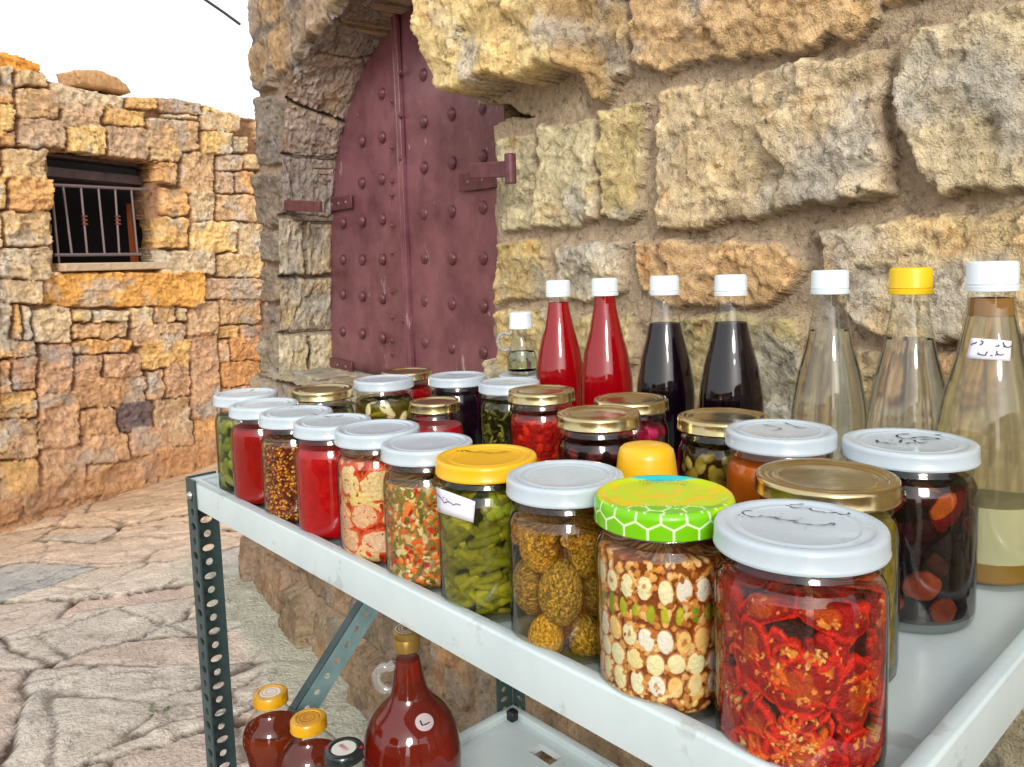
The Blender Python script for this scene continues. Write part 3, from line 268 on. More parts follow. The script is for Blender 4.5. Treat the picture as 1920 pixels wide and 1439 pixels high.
def shell_mat(name, tint=(.97, .985, .975), edge=(.55, .62, .58), f0=.06, rough=.015, bump=True):
    """thin clear glass wall: see-through, with a Schlick reflection that is the same from both sides"""
    m, nt, out = mat_new(name); L = nt.links.new
    lw = nt.nodes.new("ShaderNodeLayerWeight"); lw.inputs["Blend"].default_value = .5
    pw = nt.nodes.new("ShaderNodeMath"); pw.operation = 'POWER'; pw.inputs[1].default_value = 4.5
    ml = nt.nodes.new("ShaderNodeMath"); ml.operation = 'MULTIPLY_ADD'; ml.inputs[1].default_value = .85 if f0 else 0; ml.inputs[2].default_value = f0
    L(lw.outputs["Facing"], pw.inputs[0]); L(pw.outputs[0], ml.inputs[0])
    pe = nt.nodes.new("ShaderNodeMath"); pe.operation = 'POWER'; pe.inputs[1].default_value = 3.0; L(lw.outputs["Facing"], pe.inputs[0])
    mx = nt.nodes.new("ShaderNodeMix"); mx.data_type = 'RGBA'; mx.inputs["A"].default_value = (*tint, 1); mx.inputs["B"].default_value = (*edge, 1); L(pe.outputs[0], mx.inputs["Factor"])
    tr = nt.nodes.new("ShaderNodeBsdfTransparent"); L(mx.outputs["Result"], tr.inputs[0])
    gl = nt.nodes.new("ShaderNodeBsdfGlossy"); gl.inputs["Roughness"].default_value = rough
    if bump:
        tc = nt.nodes.new("ShaderNodeTexCoord"); n = nt.nodes.new("ShaderNodeTexNoise"); n.inputs["Scale"].default_value = 28; n.inputs["Detail"].default_value = 1
        b = nt.nodes.new("ShaderNodeBump"); b.inputs["Distance"].default_value = .0012; L(tc.outputs["Object"], n.inputs["Vector"]); L(n.outputs["Fac"], b.inputs["Height"]); L(b.outputs[0], gl.inputs["Normal"])
    ms = nt.nodes.new("ShaderNodeMixShader"); L(ml.outputs[0], ms.inputs[0]); L(tr.outputs[0], ms.inputs[1]); L(gl.outputs[0], ms.inputs[2]); L(ms.outputs[0], out.inputs[0])
    return m
def liquid_mat(name, col, ior=1.34, dens=0.0, mixd=0.0, rough=.0):
    m, nt, out = mat_new(name); L = nt.links.new
    g = nt.nodes.new("ShaderNodeBsdfRefraction"); g.inputs["Color"].default_value = (*col, 1); g.inputs["IOR"].default_value = ior; g.inputs["Roughness"].default_value = rough
    last = g
    if mixd:
        dfs = nt.nodes.new("ShaderNodeBsdfTranslucent"); dfs.inputs[0].default_value = (*col, 1)
        df2 = nt.nodes.new("ShaderNodeBsdfDiffuse"); df2.inputs[0].default_value = (*col, 1)
        a = nt.nodes.new("ShaderNodeMixShader"); a.inputs[0].default_value = .5; L(dfs.outputs[0], a.inputs[1]); L(df2.outputs[0], a.inputs[2])
        x = nt.nodes.new("ShaderNodeMixShader"); x.inputs[0].default_value = mixd; L(g.outputs[0], x.inputs[1]); L(a.outputs[0], x.inputs[2]); last = x
    L(last.outputs[0], out.inputs[0]); return m
M = {}
M['wallstone'] = vcol_mat("tan_masonry", mott=(85, .36), bump=((80, .0065), (300, .0045)), pits=(50, .46, .004))
M['leftstone'] = vcol_mat("yellow_masonry", mott=(38, .30), bump=((50, .016), (150, .009)), pits=(24, .38, .006))
M['ground'] = vcol_mat("worn_flagstone", rough=.7, spec=.35, mott=(40, .22), bump=((16, .022), (90, .010)), pits=(14, .30, .008))
M['enamel'] = principled("white_enamel", lin((196, 209, 211)), .2, spec=.5, noise=(9, lin((182, 197, 200)), .42, .75), bump=(5, .0006))
M['lidwhite'] = principled("white_lid_enamel", lin((184, 197, 206)), .22, spec=.5, coat=.3, noise=(35, lin((174, 188, 197)), .5, .75), bump=(30, .00015))
def specks(m, col, sc_=90, lo=.70, f=.7):
    nt = m.node_tree; L = nt.links.new; p = next(n for n in nt.nodes if n.type == 'BSDF_PRINCIPLED'); src = p.inputs["Base Color"].links[0].from_socket; tc = nt.nodes.new("ShaderNodeTexCoord")
    for s_, l_, c_, k_ in ((sc_, lo, col, f), (sc_*.16, .60, tuple(int(v*.5+90) for v in col), .35)):
        n = nt.nodes.new("ShaderNodeTexNoise"); n.inputs["Scale"].default_value = s_; n.inputs["Detail"].default_value = 5; n.inputs["Roughness"].default_value = .7
        r = nt.nodes.new("ShaderNodeMapRange"); r.inputs["From Min"].default_value = l_; r.inputs["From Max"].default_value = l_+.06; r.inputs["To Max"].default_value = k_
        x = nt.nodes.new("ShaderNodeMix"); x.data_type = 'RGBA'; x.inputs["B"].default_value = (*lin(c_), 1)
        L(tc.outputs["Object"], n.inputs["Vector"]); L(n.outputs["Fac"], r.inputs["Value"]); L(r.outputs[0], x.inputs["Factor"]); L(src, x.inputs["A"]); src = x.outputs["Result"]
    L(src, p.inputs["Base Color"])
specks(M['enamel'], (96, 82, 66)); specks(M['lidwhite'], (120, 112, 104), 120, .72, .6)
M['plasticwhite'] = principled("white_plastic", lin((222, 232, 238)), .4)
M['lidyellow'] = principled("yellow_lid_enamel", (.80, .44, .008), .3, coat=.2, bump=(50, .0003))
M['plasticyellow'] = principled("yellow_plastic", (.86, .55, .01), .4)
M['gold'] = principled("gold_lacquered_tin", (.60, .50, .27), .17, metal=1, noise=(30, (.48, .38, .18), .4, .7), bump=(40, .0006))
M['goldcap'] = principled("golden_cap", (.42, .26, .07), .35, metal=.7)
M['slate'] = principled("slate_green_steel", lin((58, 78, 80)), .42, noise=(20, lin((44, 62, 62)), .4, .7))
M['bracesteel'] = principled("blue_grey_steel", lin((132, 162, 166)), .4, noise=(20, lin((110, 140, 144)), .4, .7))
M['blackplastic'] = principled("black_plastic", (.012, .013, .014), .35)
M['zinc'] = principled("zinc_bolt", (.5, .52, .53), .35, metal=1)
M['ink'] = principled("black_marker_ink", (.012, .014, .02), .6)
M['paper'] = principled("white_paper", lin((222, 222, 236)), .75)
M['glass'] = shell_mat("clear_glass")
M['bottleglass'] = shell_mat("bottle_glass", tint=(.97, .985, .975), edge=(.62, .68, .64), f0=.07)
M['maroon'] = principled("maroon_iron_paint", lin((126, 80, 88)), .32, spec=.6, noise=(6, lin((96, 54, 62)), .40, .66), bump=(18, .003))
def scuffs(m):
    nt = m.node_tree; L = nt.links.new; p = next(n for n in nt.nodes if n.type == 'BSDF_PRINCIPLED'); src = p.inputs["Base Color"].links[0].from_socket; tc = nt.nodes.new("ShaderNodeTexCoord")
    for sc_, st_, lo, hi, col, f in ((9, (1, 1, .35), .60, .66, (190, 168, 168), .55), (26, (1, 1, .5), .64, .70, (206, 186, 180), .7), (13, (1, 1, .6), .66, .72, (96, 48, 34), .75), (60, (1, 1, 1), .68, .74, (70, 40, 40), .6)):
        mp = nt.nodes.new("ShaderNodeMapping"); mp.inputs["Scale"].default_value = st_; mp.inputs["Location"].default_value = (sc_*.37, 1.3, sc_*.11)
        n = nt.nodes.new("ShaderNodeTexNoise"); n.inputs["Scale"].default_value = sc_; n.inputs["Detail"].default_value = 8; n.inputs["Roughness"].default_value = .75
        r = nt.nodes.new("ShaderNodeMapRange"); r.inputs["From Min"].default_value = lo; r.inputs["From Max"].default_value = hi; r.inputs["To Max"].default_value = f
        x = nt.nodes.new("ShaderNodeMix"); x.data_type = 'RGBA'; x.inputs["B"].default_value = (*lin(col), 1)
        L(tc.outputs["Object"], mp.inputs[0]); L(mp.outputs[0], n.inputs["Vector"]); L(n.outputs["Fac"], r.inputs["Value"]); L(r.outputs[0], x.inputs["Factor"]); L(src, x.inputs["A"]); src = x.outputs["Result"]
    L(src, p.inputs["Base Color"])
scuffs(M['maroon'])
M['maroon2'] = principled("maroon_iron_studs", lin((104, 58, 64)), .35, noise=(40, lin((76, 40, 44)), .4, .7))
M['iron'] = principled("wrought_iron", lin((120, 104, 104)), .5, metal=.3)
M['rust'] = principled("rusty_iron", lin((120, 62, 48)), .6, metal=.2)
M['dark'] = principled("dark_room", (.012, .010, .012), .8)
M['beam'] = principled("weathered_beam", lin((92, 74, 72)), .7, noise=(12, lin((58, 46, 52)), .4, .7))
M['rust_wood'] = principled("orange_wood", lin((150, 80, 40)), .7)
M['cable'] = principled("black_cable", (.01, .012, .016), .5)
M['pipe'] = principled("green_pipe", lin((96, 150, 135)), .45)
M['leaf'] = principled("weed_leaf", lin((90, 120, 50)), .7)
# ------------------------------------------------------------ height-field masonry
def grid_mesh(name, P, keep, Cc, mat, parent, back=None, bcol=None, flip=False):
    """P (n,m,3) points, keep (n-1,m-1) faces; open edges are drawn back along BACK so the masonry has thickness"""
    n, m = P.shape[:2]; idx = np.arange(n*m).reshape(n, m)
    q = np.stack([idx[:-1, :-1], idx[1:, :-1], idx[1:, 1:], idx[:-1, 1:]], -1)[keep]
    if flip: q = q[:, ::-1]
    V = P.reshape(-1, 3); Cf = Cc.reshape(-1, 3)
    if back is not None:
        e = np.concatenate([q[:, [0, 1]], q[:, [1, 2]], q[:, [2, 3]], q[:, [3, 0]]])
        key = {}
        lo = e.min(1); hi = e.max(1); k = lo*(n*m)+hi
        uq, inv, cnt = np.unique(k, return_inverse=True, return_counts=True)
        be = e[cnt[inv] == 1]; bv = np.unique(be); mp = np.full(n*m, -1)
        steps = back if isinstance(back, list) else [back]
        cur = mp.copy(); cur[bv] = bv
        for d in steps:
            nw = mp.copy(); nw[bv] = len(V)+np.arange(len(bv))
            base = V[bv]+np.asarray(d)[None, :]
            V = np.vstack([V, base]); Cf = np.vstack([Cf, Cf[bv]*(.9 if bcol is None else 1)])
            q = np.vstack([q, np.stack([cur[be[:, 1]], cur[be[:, 0]], nw[be[:, 0]], nw[be[:, 1]]], -1)])
            cur = nw
    used = np.unique(q); mp2 = np.full(len(V), -1); mp2[used] = np.arange(len(used))
    return mesh_np(name, V[used], mp2[q].astype(np.int32), mat, parent, Cf[used])
def masonry(U, Z, stones, joint_col, rough, edge, seed, joint_depth, fac=.05, warp=.006, bright=1.0, prot=1.0, rust=.55, yell=.6, fiss=.45):
    """U,Z grids. stones: (poly, protrusion, rgb). Returns outward height and colour."""
    wu = fbm(U*14, Z*14, U*0+seed, seed, 3)*warp*1.6+fbm(U*70, Z*70, U*0, seed+3, 2)*warp*.5
    wz = fbm(U*14, Z*14, U*0+seed+9, seed+5, 3)*warp*1.6+fbm(U*70, Z*70, U*0, seed+6, 2)*warp*.5
    u2 = U+wu; z2 = Z+wz
    Hh = -joint_depth+.006*fbm(U*25, Z*25, U*0, seed+8, 4)
    jc = np.array(lin(joint_col)); Cc = np.ones(U.shape+(3,))*jc*(1+.12*fbm(U*9, Z*9, U*0, seed+2, 4))[..., None]
    big = fbm(U*7, Z*7, U*0, seed+21, 4); mid = fbm(U*28, Z*28, U*0, seed+22, 4)
    rd = ridge(U*18, Z*26, U*0, seed+23, 4); fa = facets(u2+wu*2, z2+wz*2, fac, seed+31); fb = facets(u2+wu, z2+wz*.5, fac*.42, seed+41); fc = facets(u2, z2, fac*.19, seed+43, 1.6)
    fis = sstep(.86, .95, ridge(u2*5.5+.7*big, z2*9+.9*big, U*0, seed+91, 3))*sstep(-.15, .2, fbm(U*6, Z*6, U*0, seed+92, 3))
    rd2 = ridge(u2*34+fa*.6, z2*44, U*0, seed+24, 2); rd = ridge(u2*10+fa*.5, z2*19+.8*big, U*0, seed+23, 3)
    yel = sstep(.05, .5, fbm(U*11, Z*11, U*0, seed+51, 4)); drk = sstep(.15, .6, fbm(U*20, Z*16, U*0, seed+61, 5))
    rst = sstep(.28, .6, fbm(U*17, Z*17, U*0, seed+71, 5)); gry = sstep(.1, .5, fbm(U*8, Z*8, U*0, seed+81, 5))
    rs = np.random.RandomState(seed)
    for poly, h, rgb in stones:
        xs = [p[0] for p in poly]; zs = [p[1] for p in poly]
        m = (U > min(xs)-.04) & (U < max(xs)+.04) & (Z > min(zs)-.04) & (Z < max(zs)+.04)
        ii = np.where(m)
        if not len(ii[0]): continue
        d = pdist(u2[ii], z2[ii], poly)
        d = d+.0035*fb[ii]+.002*fc[ii]
        e = edge*(.7+.6*rs.rand())*(3.2 if h > .09 else 1); t = np.clip(d/e, 0, 1); k = np.sqrt(np.clip(1-(1-t)**2, 0, 1))
        cx = sum(xs)/len(xs); cz = sum(zs)/len(zs); tx, tz = (rs.rand(2)-.5)*.14
        hx = h if h > .09 else h*prot; hh = -joint_depth+(joint_depth+hx)*k+k*((U[ii]-cx)*tx+(Z[ii]-cz)*tz+rough*(fa[ii]*.95+fb[ii]*.36+fc[ii]*.30+rd[ii]*.42+rd2[ii]*.30+big[ii]*.35+mid[ii]*.16))
        on = d > 0
        cur = Hh[ii]; Hh[ii] = np.where(on & (hh > cur), hh, cur)
        c = np.array(lin(rgb))*bright
        cc = c[None, :]*(1+.16*big[ii]+.10*mid[ii])[:, None]
        cc = cc*(1-.26*drk[ii][:, None]*np.array([.8, .9, 1.0]))
        yw = (yel[ii]*yell)[:, None]; cc = cc*(1-yw)+cc*np.array([1.10, 1.0, .74])*yw; ru = (rst[ii]*rust)[:, None]; cc = cc*(1-ru)+cc*np.array([1.05, .74, .48])*ru; gy = (gry[ii]*.6)[:, None]; cc = cc*(1-gy)+cc.mean(1, keepdims=True)*np.array([1.0, .98, .90])*gy; cc = cc*(1+.27*(fb[ii]+.6*fc[ii]+.3*fa[ii]))[:, None]
        cc = cc*(1-fiss*fis[ii][:, None]); Hh[ii] = np.where(on, Hh[ii]-.004*fis[ii], Hh[ii])
        o = sstep(.000, .006, d)[:, None]
        Cc[ii] = Cc[ii]*(1-o)+cc*o
    return Hh, Cc
NV = np.array([0.808909, 0.58793386, 0.]); WV = np.array([0.58793386, -0.808909, 0.]); N0 = 1.1; UP = np.array([0, 0, 1.])
def wallP(u, z, o): return NV*(N0-o[..., None])+WV*u[..., None]+UP*z[..., None]
def bulge(z, u):   # the footing swells towards the street
    return np.where(z < .87, .045+.11*(1-np.clip(z/.87, 0, 1))*sstep(-3.7, -2.9, u), 0.0)
def coursed(u0, u1, z0, z1, hmin, hmax, lmin, lmax, cols, seed, prot=.035, gap=.02, skip=None):
    rs = random.Random(seed); out = []; z = z0
    while z < z1:
        h = rs.uniform(hmin, hmax); u = u0-rs.uniform(0, lmin)
        while u < u1:
            l = rs.uniform(lmin, lmax)
            if rs.random() < .18: l *= .5
            a, b, c, d = u+gap/2, u+l-gap/2, z+gap/2, z+h-gap/2
            j = lambda: rs.uniform(-.012, .012)
            ch = min(h, l)*.16
            poly = [(a+ch+j(), c+j()), (b-ch+j(), c+j()), (b+j()*.5, c+ch+j()), (b+j()*.5, d-ch+j()), (b-ch+j(), d+j()), (a+ch+j(), d+j()), (a+j()*.5, d-ch), (a+j()*.5, c+ch)]
            if not (skip and skip((a+b)/2, (c+d)/2, a, b, c, d)): out.append((poly, prot*rs.uniform(.6, 1.2), rs.choice(cols)))
            u += l
        z += h
    return out
bld = empty("stone_building", (0, 0, 0), "tan rough-faced stone building with an arched doorway, close behind the white shelf", "building")
us = []; u = -3.66
while u < 1.5:
    us.append(u); u += .0085-.0052*min(max((u+3.66)/3.0, 0), 1) if u < .1 else .010
us = np.array(us); zs = np.concatenate([np.arange(0-.02, .5, .008), np.arange(.5, 2.02, .0044), np.arange(2.02, 2.75, .009)])
U, Z = np.meshgrid(us, zs, indexing='ij')
TAN = [(190, 168, 130), (180, 156, 118), (196, 166, 122), (172, 154, 128), (186, 164, 134)]
def sk_hi(cu_, cz_, a, b, c, d):
    if cz_ < .9: return False
    if a < .05 and d < 1.98 and cz_ > .9 and a > -3.9: return True
    return False
SL = [s for s in WALL_STONES]
UMX = max(p[0] for s in WALL_STONES for p in s[0])
SL += coursed(UMX+.012, 1.7, .9, 2.0, .15, .22, .2, .36, TAN, 3, .05)
SL += coursed(-3.7, 1.7, 2.02, 2.9, .17, .24, .22, .42, TAN, 4, .05)
SL += coursed(-3.7, 1.7, -.05, .62, .2, .27, .25, .45, [(150, 130, 104), (168, 146, 118), (158, 140, 110), (140, 126, 108), (172, 142, 108)], 5, .085, .03)
SL += coursed(-3.7, 1.7, .64, .86, .21, .215, .22, .4, [(190, 184, 160), (178, 166, 138), (186, 170, 140), (170, 160, 136)], 6, .07)
Hh, Cc = masonry(U, Z, SL, (176, 156, 130), .0130, .0055, 11, .007, .115, .008, 1.07, .40, .6, .36, .6)
Hh = np.where(Z < .87, .018+(Hh-.018)*.62, Hh)+bulge(Z, U)+.010*fbm(U*3, Z*3, U*0, 77, 3)
ue = -3.285+.08*(Z-.9)/1.4+.02*fbm(Z*6, Z*0, Z*0, 3, 3)
OPp = [tuple(p) for p in OPENING]; dO = pdist(U+.02*fbm(U*16, Z*16, U*0, 5, 3), Z+.02*fbm(U*16, Z*16, U*0+4, 6, 3), OPp)
Hh = Hh-.05*sstep(-.03, 0, dO)*(np.where((U > -2.2) & (Z > 1.55), 0, np.where(U > -1.8, .2, 1)))   # worn arris round the doorway
Cc *= 1-(.26*sstep(-2.2, -2.7, U))[..., None]*np.array([.85, .95, .8])   # greyer, older stones at the corner
Cc *= (1-.30*sstep(.1, .8, 1-Z)[..., None]*np.array([.6, .8, 1.0])*.5)       # darker and browner towards the ground
hole = ((dO > 0) & (Z > .885) & ~(pdist(U, Z, WALL_STONES[0][0]) > -.004)) | (U < ue)
keep = ~(hole[:-1, :-1] & hole[1:, :-1] & hole[:-1, 1:] & hole[1:, 1:])
Pw = wallP(U, Z, Hh)
grid_mesh("wall", Pw, keep, Cc, M['wallstone'], bld, back=[NV*.03, NV*.22], bcol=1, flip=True)
# reveal of the arch: loft between the outer arris and the door frame
def resample(L, n):
    L = np.array(L); d = np.r_[0, np.cumsum(np.hypot(*np.diff(L, axis=0).T))]; t = np.linspace(0, 1, n)
    tt = np.linspace(0, 1, len(L)); return np.stack([np.interp(t, tt, L[:, 0]), np.interp(t, tt, L[:, 1])], -1), np.interp(t, tt, d)
nr, mr_ = 420, 70
ro, so = resample(REV_OUT, nr); ri, _ = resample(REV_IN, nr)
tt = np.linspace(0, 1, mr_)
Uo = ro[:, None, 0]*(1-tt)+ri[:, None, 0]*tt; Zo = ro[:, None, 1]*(1-tt)+ri[:, None, 1]*tt
Oo = (-.21*tt-.0)[None, :]+0*Uo+.02*(1-tt)
S_ = so[:, None]+0*tt; T_ = (tt*.26)[None, :]+0*Uo
st_, s0 = [], 0.0; rs_ = random.Random(8); tot = so[-1]
while s0 < tot:
    L_ = rs_.uniform(.2, .27); cut = rs_.choice([0, .12, .14]) if s0 < 1.0 else 0
    cl = rs_.choice([(200, 188, 158), (186, 172, 146), (194, 176, 142)]) if s0 < 1.0 else rs_.choice([(172, 154, 142), (160, 146, 138), (178, 160, 146)])
    if cut: st_ += [([(s0+.008, -.05), (s0+L_-.008, -.05), (s0+L_-.008, cut-.006), (s0+.008, cut-.006)], .012, cl), ([(s0+.008, cut+.006), (s0+L_-.008, cut+.006), (s0+L_-.008, .4), (s0+.008, .4)], .006, cl)]
    else: st_ += [([(s0+.005, -.05), (s0+L_-.005, -.05), (s0+L_-.005, .4), (s0+.005, .4)], .010, cl)]
    s0 += L_
hr, cr_ = masonry(S_, T_, st_, (116, 102, 90), .010, .008, 23, .016, .05, .005)
Pr = wallP(Uo, Zo, Oo)
du = np.gradient(Pr, axis=0); dv = np.gradient(Pr, axis=1); nn = np.cross(du, dv); nn /= np.linalg.norm(nn, axis=2, keepdims=True)+1e-9
cen = wallP(np.array(-2.35), np.array(1.2), np.array(-.1)); sg = np.sign(((cen-Pr)*nn).sum(-1, keepdims=True)); nn = nn*np.where(sg == 0, 1, sg)
Pr = Pr+nn*(hr*sstep(1.02, .9, tt)[None, :])[..., None]
grid_mesh("arch_reveal", Pr, np.ones((nr-1, mr_-1), bool), cr_, M['wallstone'], bld)
# right-hand reveal and sill
def quadstrip(name, pts, mat, parent, col, nx=60, ny=20, amp=.006, seed=1):
    p = [np.array(q, float) for q in pts]; a = np.linspace(0, 1, nx)[:, None, None]; b = np.linspace(0, 1, ny)[None, :, None]
    P = (p[0]*(1-a)+p[1]*a)*(1-b)+(p[3]*(1-a)+p[2]*a)*b
    n = np.cross(p[1]-p[0], p[3]-p[0]); n /= np.linalg.norm(n)
    k = fbm(P[..., 0]*20, P[..., 1]*20, P[..., 2]*20, seed, 4); P = P+n*(k*amp)[..., None]
    Cq = np.ones(P.shape)*np.array(lin(col))*(1+.2*k)[..., None]
    return grid_mesh(name, P, np.ones((nx-1, ny-1), bool), Cq, mat, parent)
w_ = lambda u, z, o: tuple(wallP(np.array(float(u)), np.array(float(z)), np.array(float(o))))
uR = OPENING[-3][0]
quadstrip("arch_reveal", [w_(uR+.05, .8, -.02), w_(uR+.05, 1.95, -.02), w_(uR+.05, 1.95, -.22), w_(uR+.05, .8, -.22)], M['wallstone'], bld, (150, 132, 104), seed=4)
quadstrip("door_sill", [w_(-3.24, .87, .055), w_(uR+.05, .87, .055), w_(uR+.05, .892, -.24), w_(-3.2, .892, -.24)], M['wallstone'], bld, (176, 166, 140), nx=260, ny=50, amp=.016, seed=9)
# ------------------------------------------------------------ the iron door
def onD(u, z, o=0.0): return Vector(w_(u, z, -.2+o))
(sx0, sz0), (sx1, sz1) = SEAM; su = (sx0+sx1)/2
arcI = [tuple(p) for p in REV_IN]
zt = lambda uu: float(np.interp(uu, [p[0] for p in arcI], [p[1] for p in arcI]))
bot = .893
def leaf_mesh(us_, top, mat, parent, thick=.012, o=0.0):
    n = len(us_); rows = 26; P = np.zeros((n, rows, 3)); P2 = P.copy()
    for i, uu in enumerate(us_):
        t = top(uu)
        for j in range(rows):
            zz = bot+(t-bot)*j/(rows-1); dent = .0025*math.sin(uu*9+zz*3)+.0018*math.sin(zz*17+uu*5)
            P[i, j] = onD(uu, zz, o+dent)
    idx = np.arange(n*rows).reshape(n, rows)
    q = np.stack([idx[:-1, :-1], idx[:-1, 1:], idx[1:, 1:], idx[1:, :-1]], -1).reshape(-1, 4)[:, ::-1]
    ob = mesh_np("door_leaf", P.reshape(-1, 3), q.astype(np.int32), mat, parent)
    md = ob.modifiers.new("t", 'SOLIDIFY'); md.thickness = thick; md.offset = -1
    return ob
uL = REV_IN[1][0]-.03; uA = REV_IN[8][0]
topL = lambda uu: max(bot+.05, float(np.interp(uu, [p[0] for p in arcI[1:9]], [p[1] for p in arcI[1:9]]))+.03)
us_l = np.linspace(uL, su-.004, 40)
arcx = np.array([p[0] for p in arcI[1:9]]); arcz = np.array([p[1] for p in arcI[1:9]])
order = np.argsort(arcx); topL = lambda uu: float(np.interp(uu, arcx[order], arcz[order]))+.035 if uu > arcx.min()+.004 else 1.60
door_l = leaf_mesh(us_l, topL, M['maroon'], bld)
us_r = np.linspace(su+.004, uR+.28, 44)
hw = .70
def topR(uu):
    t = (uu-su)/hw
    return 1.50+.74*math.sqrt(max(1-min(t, 1)**2, 0)) if t < 1 else 1.50
door_r = leaf_mesh(us_r, topR, M['maroon'], bld, o=.006)
# seam bars
for off, wd, th, zz1 in ((-.016, .010, .014, sz0-.01), (.008, .022, .016, sz0-.02)):
    b = MB(); c0 = onD(su+off, bot+.002, .006); c1 = onD(su+off, zz1, .006)
    wv = Vector(WV)*wd/2; nvv = Vector(-NV)*th
    V = [c0-wv, c0+wv, c0+wv+nvv, c0-wv+nvv, c1-wv, c1+wv, c1+wv+nvv, c1-wv+nvv]
    b.add(V, [(0, 1, 2, 3), (4, 7, 6, 5), (0, 4, 5, 1), (1, 5, 6, 2), (2, 6, 7, 3), (3, 7, 4, 0)]); b.build("meeting_bar", M['maroon'], door_r, bevel=.002)
def dome(center, axis, r, h, n=16, m=6):
    axis = Vector(axis).normalized(); x = axis.orthogonal().normalized(); y = axis.cross(x); V = [Vector(center)+axis*h]; F = []
    for j in range(1, m+1):
        a = j/m*math.pi/2
        for k in range(n):
            g = 2*math.pi*k/n; V.append(Vector(center)+axis*h*math.cos(a)+(x*math.cos(g)+y*math.sin(g))*r*math.sin(a))
    for k in range(n): F.append((0, 1+k, 1+(k+1) % n))
    for j in range(m-1):
        for k in range(n): F.append((1+j*n+k, 1+(j+1)*n+k, 1+(j+1)*n+(k+1) % n, 1+j*n+(k+1) % n))
    return V, F
for uu, zz in STUDS:
    lf = door_l if uu < su else door_r
    if zz > (topL(uu) if uu < su else topR(uu))-.05: continue
    V, F = dome(onD(uu, zz, .003), -NV, .021, .016); b = MB(); b.add(V, F); b.build("stud", M['maroon2'], lf)
for uu, zz in RIVETS:
    V, F = dome(onD(uu, zz, .012 if uu < su+.0 else .022), -NV, .009, .008); b = MB(); b.add(V, F); b.build("rivet", M['maroon2'], door_l if uu < su else door_r)
def strap(p0, p1, hgt, o, parent, nriv=4):
    b = MB(); c0 = onD(p0[0], p0[1], o); c1 = onD(p1[0], p1[1], o); n_ = Vector(-NV)*.007; z_ = Vector((0, 0, hgt/2))
    V = [c0-z_, c1-z_, c1+z_, c0+z_]; V += [v+n_ for v in V]
    b.add(V, [(0, 3, 2, 1), (4, 5, 6, 7), (0, 1, 5, 4), (1, 2, 6, 5), (2, 3, 7, 6), (3, 0, 4, 7)]); ob = b.build("hinge_strap", M['maroon2'], parent, bevel=.002)
    for k in range(nriv):
        c = c0.lerp(c1, (k+.7)/(nriv+.4))+n_; V, F = dome(c, -NV, .007, .005, 10, 4); bb = MB(); bb.add(V, F); bb.build("hinge_rivet", M['iron'], ob)
    return ob
strap(HINGES[0][0], HINGES[0][1], .05, .006, door_l); strap(HINGES[1][0], HINGES[1][1], .05, .006, door_l)
strap(HINGES[2][0], (HINGES[2][1][0]+.1, HINGES[2][1][1]), .05, .012, door_r, 3)
def pintle(a, b_, o, hh):
    g = MB(); c0 = Vector(w_(a[0], a[1], o)); c1 = Vector(w_(b_[0], b_[1], o)); n_ = Vector(-NV)*.014; z_ = Vector((0, 0, hh/2))
    V = [c0-z_, c1-z_, c1+z_, c0+z_]; V += [v+n_ for v in V]
    g.add(V, [(0, 3, 2, 1), (4, 5, 6, 7), (0, 1, 5, 4), (1, 2, 6, 5), (2, 3, 7, 6), (3, 0, 4, 7)])
    top = c1+Vector(-NV)*.004+Vector((0, 0, hh*.95)); lo = c1+Vector(-NV)*.004-Vector((0, 0, hh*.9)); g.tube([lo, top], .013, 14)
    return g.build("hinge_pintle", M['maroon2'], bld, bevel=.002)
pintle(PINTLE_R[0], PINTLE_R[1], .065, .035); pintle((PINTLE_L[1][0], PINTLE_L[1][1]), PINTLE_L[0], -.01, .04)
# ------------------------------------------------------------ yellow boundary wall across the lane
DL = np.array([0.39873, 0.91707, 0.]); DL /= np.linalg.norm(DL); NL = np.array([DL[1], -DL[0], 0]); PL = np.array([-2.656, 3.9, 0])
def leftP(s, z, o): return PL+DL*s[..., None]+NL*o[..., None]+UP*z[..., None]
lw_ = empty("boundary_wall", tuple(PL), "dry stone wall of yellow and orange blocks with a small barred window, across the lane", "wall")
inv = Matrix.Translation(-Vector(PL))
S, Z = np.meshgrid(np.arange(-1.6, 4.2, .0072), np.concatenate([np.arange(-.03, .6, .009), np.arange(.6, 2.7, .0066)]), indexing='ij')
YC = [(222, 188, 140), (230, 184, 118), (218, 190, 150), (236, 198, 132), (214, 176, 132), (216, 192, 156), (226, 174, 116), (210, 176, 142)]
rs_ = random.Random(21); LSt = []
for poly, k in LEFT_STONES:
    zc = sum(p[1] for p in poly)/4
    c = rs_.choice(YC)
    if zc < 1.0: c = tuple(int(a*b_) for a, b_ in zip(c, (.97, .92, .90)))
    if zc < .85 and rs_.random() < .3: c = (206, 164, 128)
    if k == 'd': c = (120, 100, 98)
    if k == 'b': c = (232, 172, 92)
    if k == 'c': c = (240, 166, 72)
    # corners cut so that blocks are not rectangles
    q = []
    for i in range(4):
        a = poly[i-1]; b_ = poly[i]; d = poly[(i+1) % 4]; r_ = rs_.uniform(.03, .09)
        q.append((b_[0]+(a[0]-b_[0])*r_, b_[1]+(a[1]-b_[1])*r_)); q.append((b_[0]+(d[0]-b_[0])*r_*.8, b_[1]+(d[1]-b_[1])*r_*.8))
    LSt.append((q, rs_.uniform(.015, .045), c))
smin = min(p[0] for q, _, _ in LSt for p in q); smax = max(p[0] for q, _, _ in LSt for p in q)
zlo = .30
LSt += coursed(-1.7, smin-.0, .02, 2.4, .12, .2, .14, .3, YC, 31, .03, .016)
LSt += coursed(smax, 4.4, .02, 2.4, .12, .2, .14, .3, YC, 32, .03, .016)
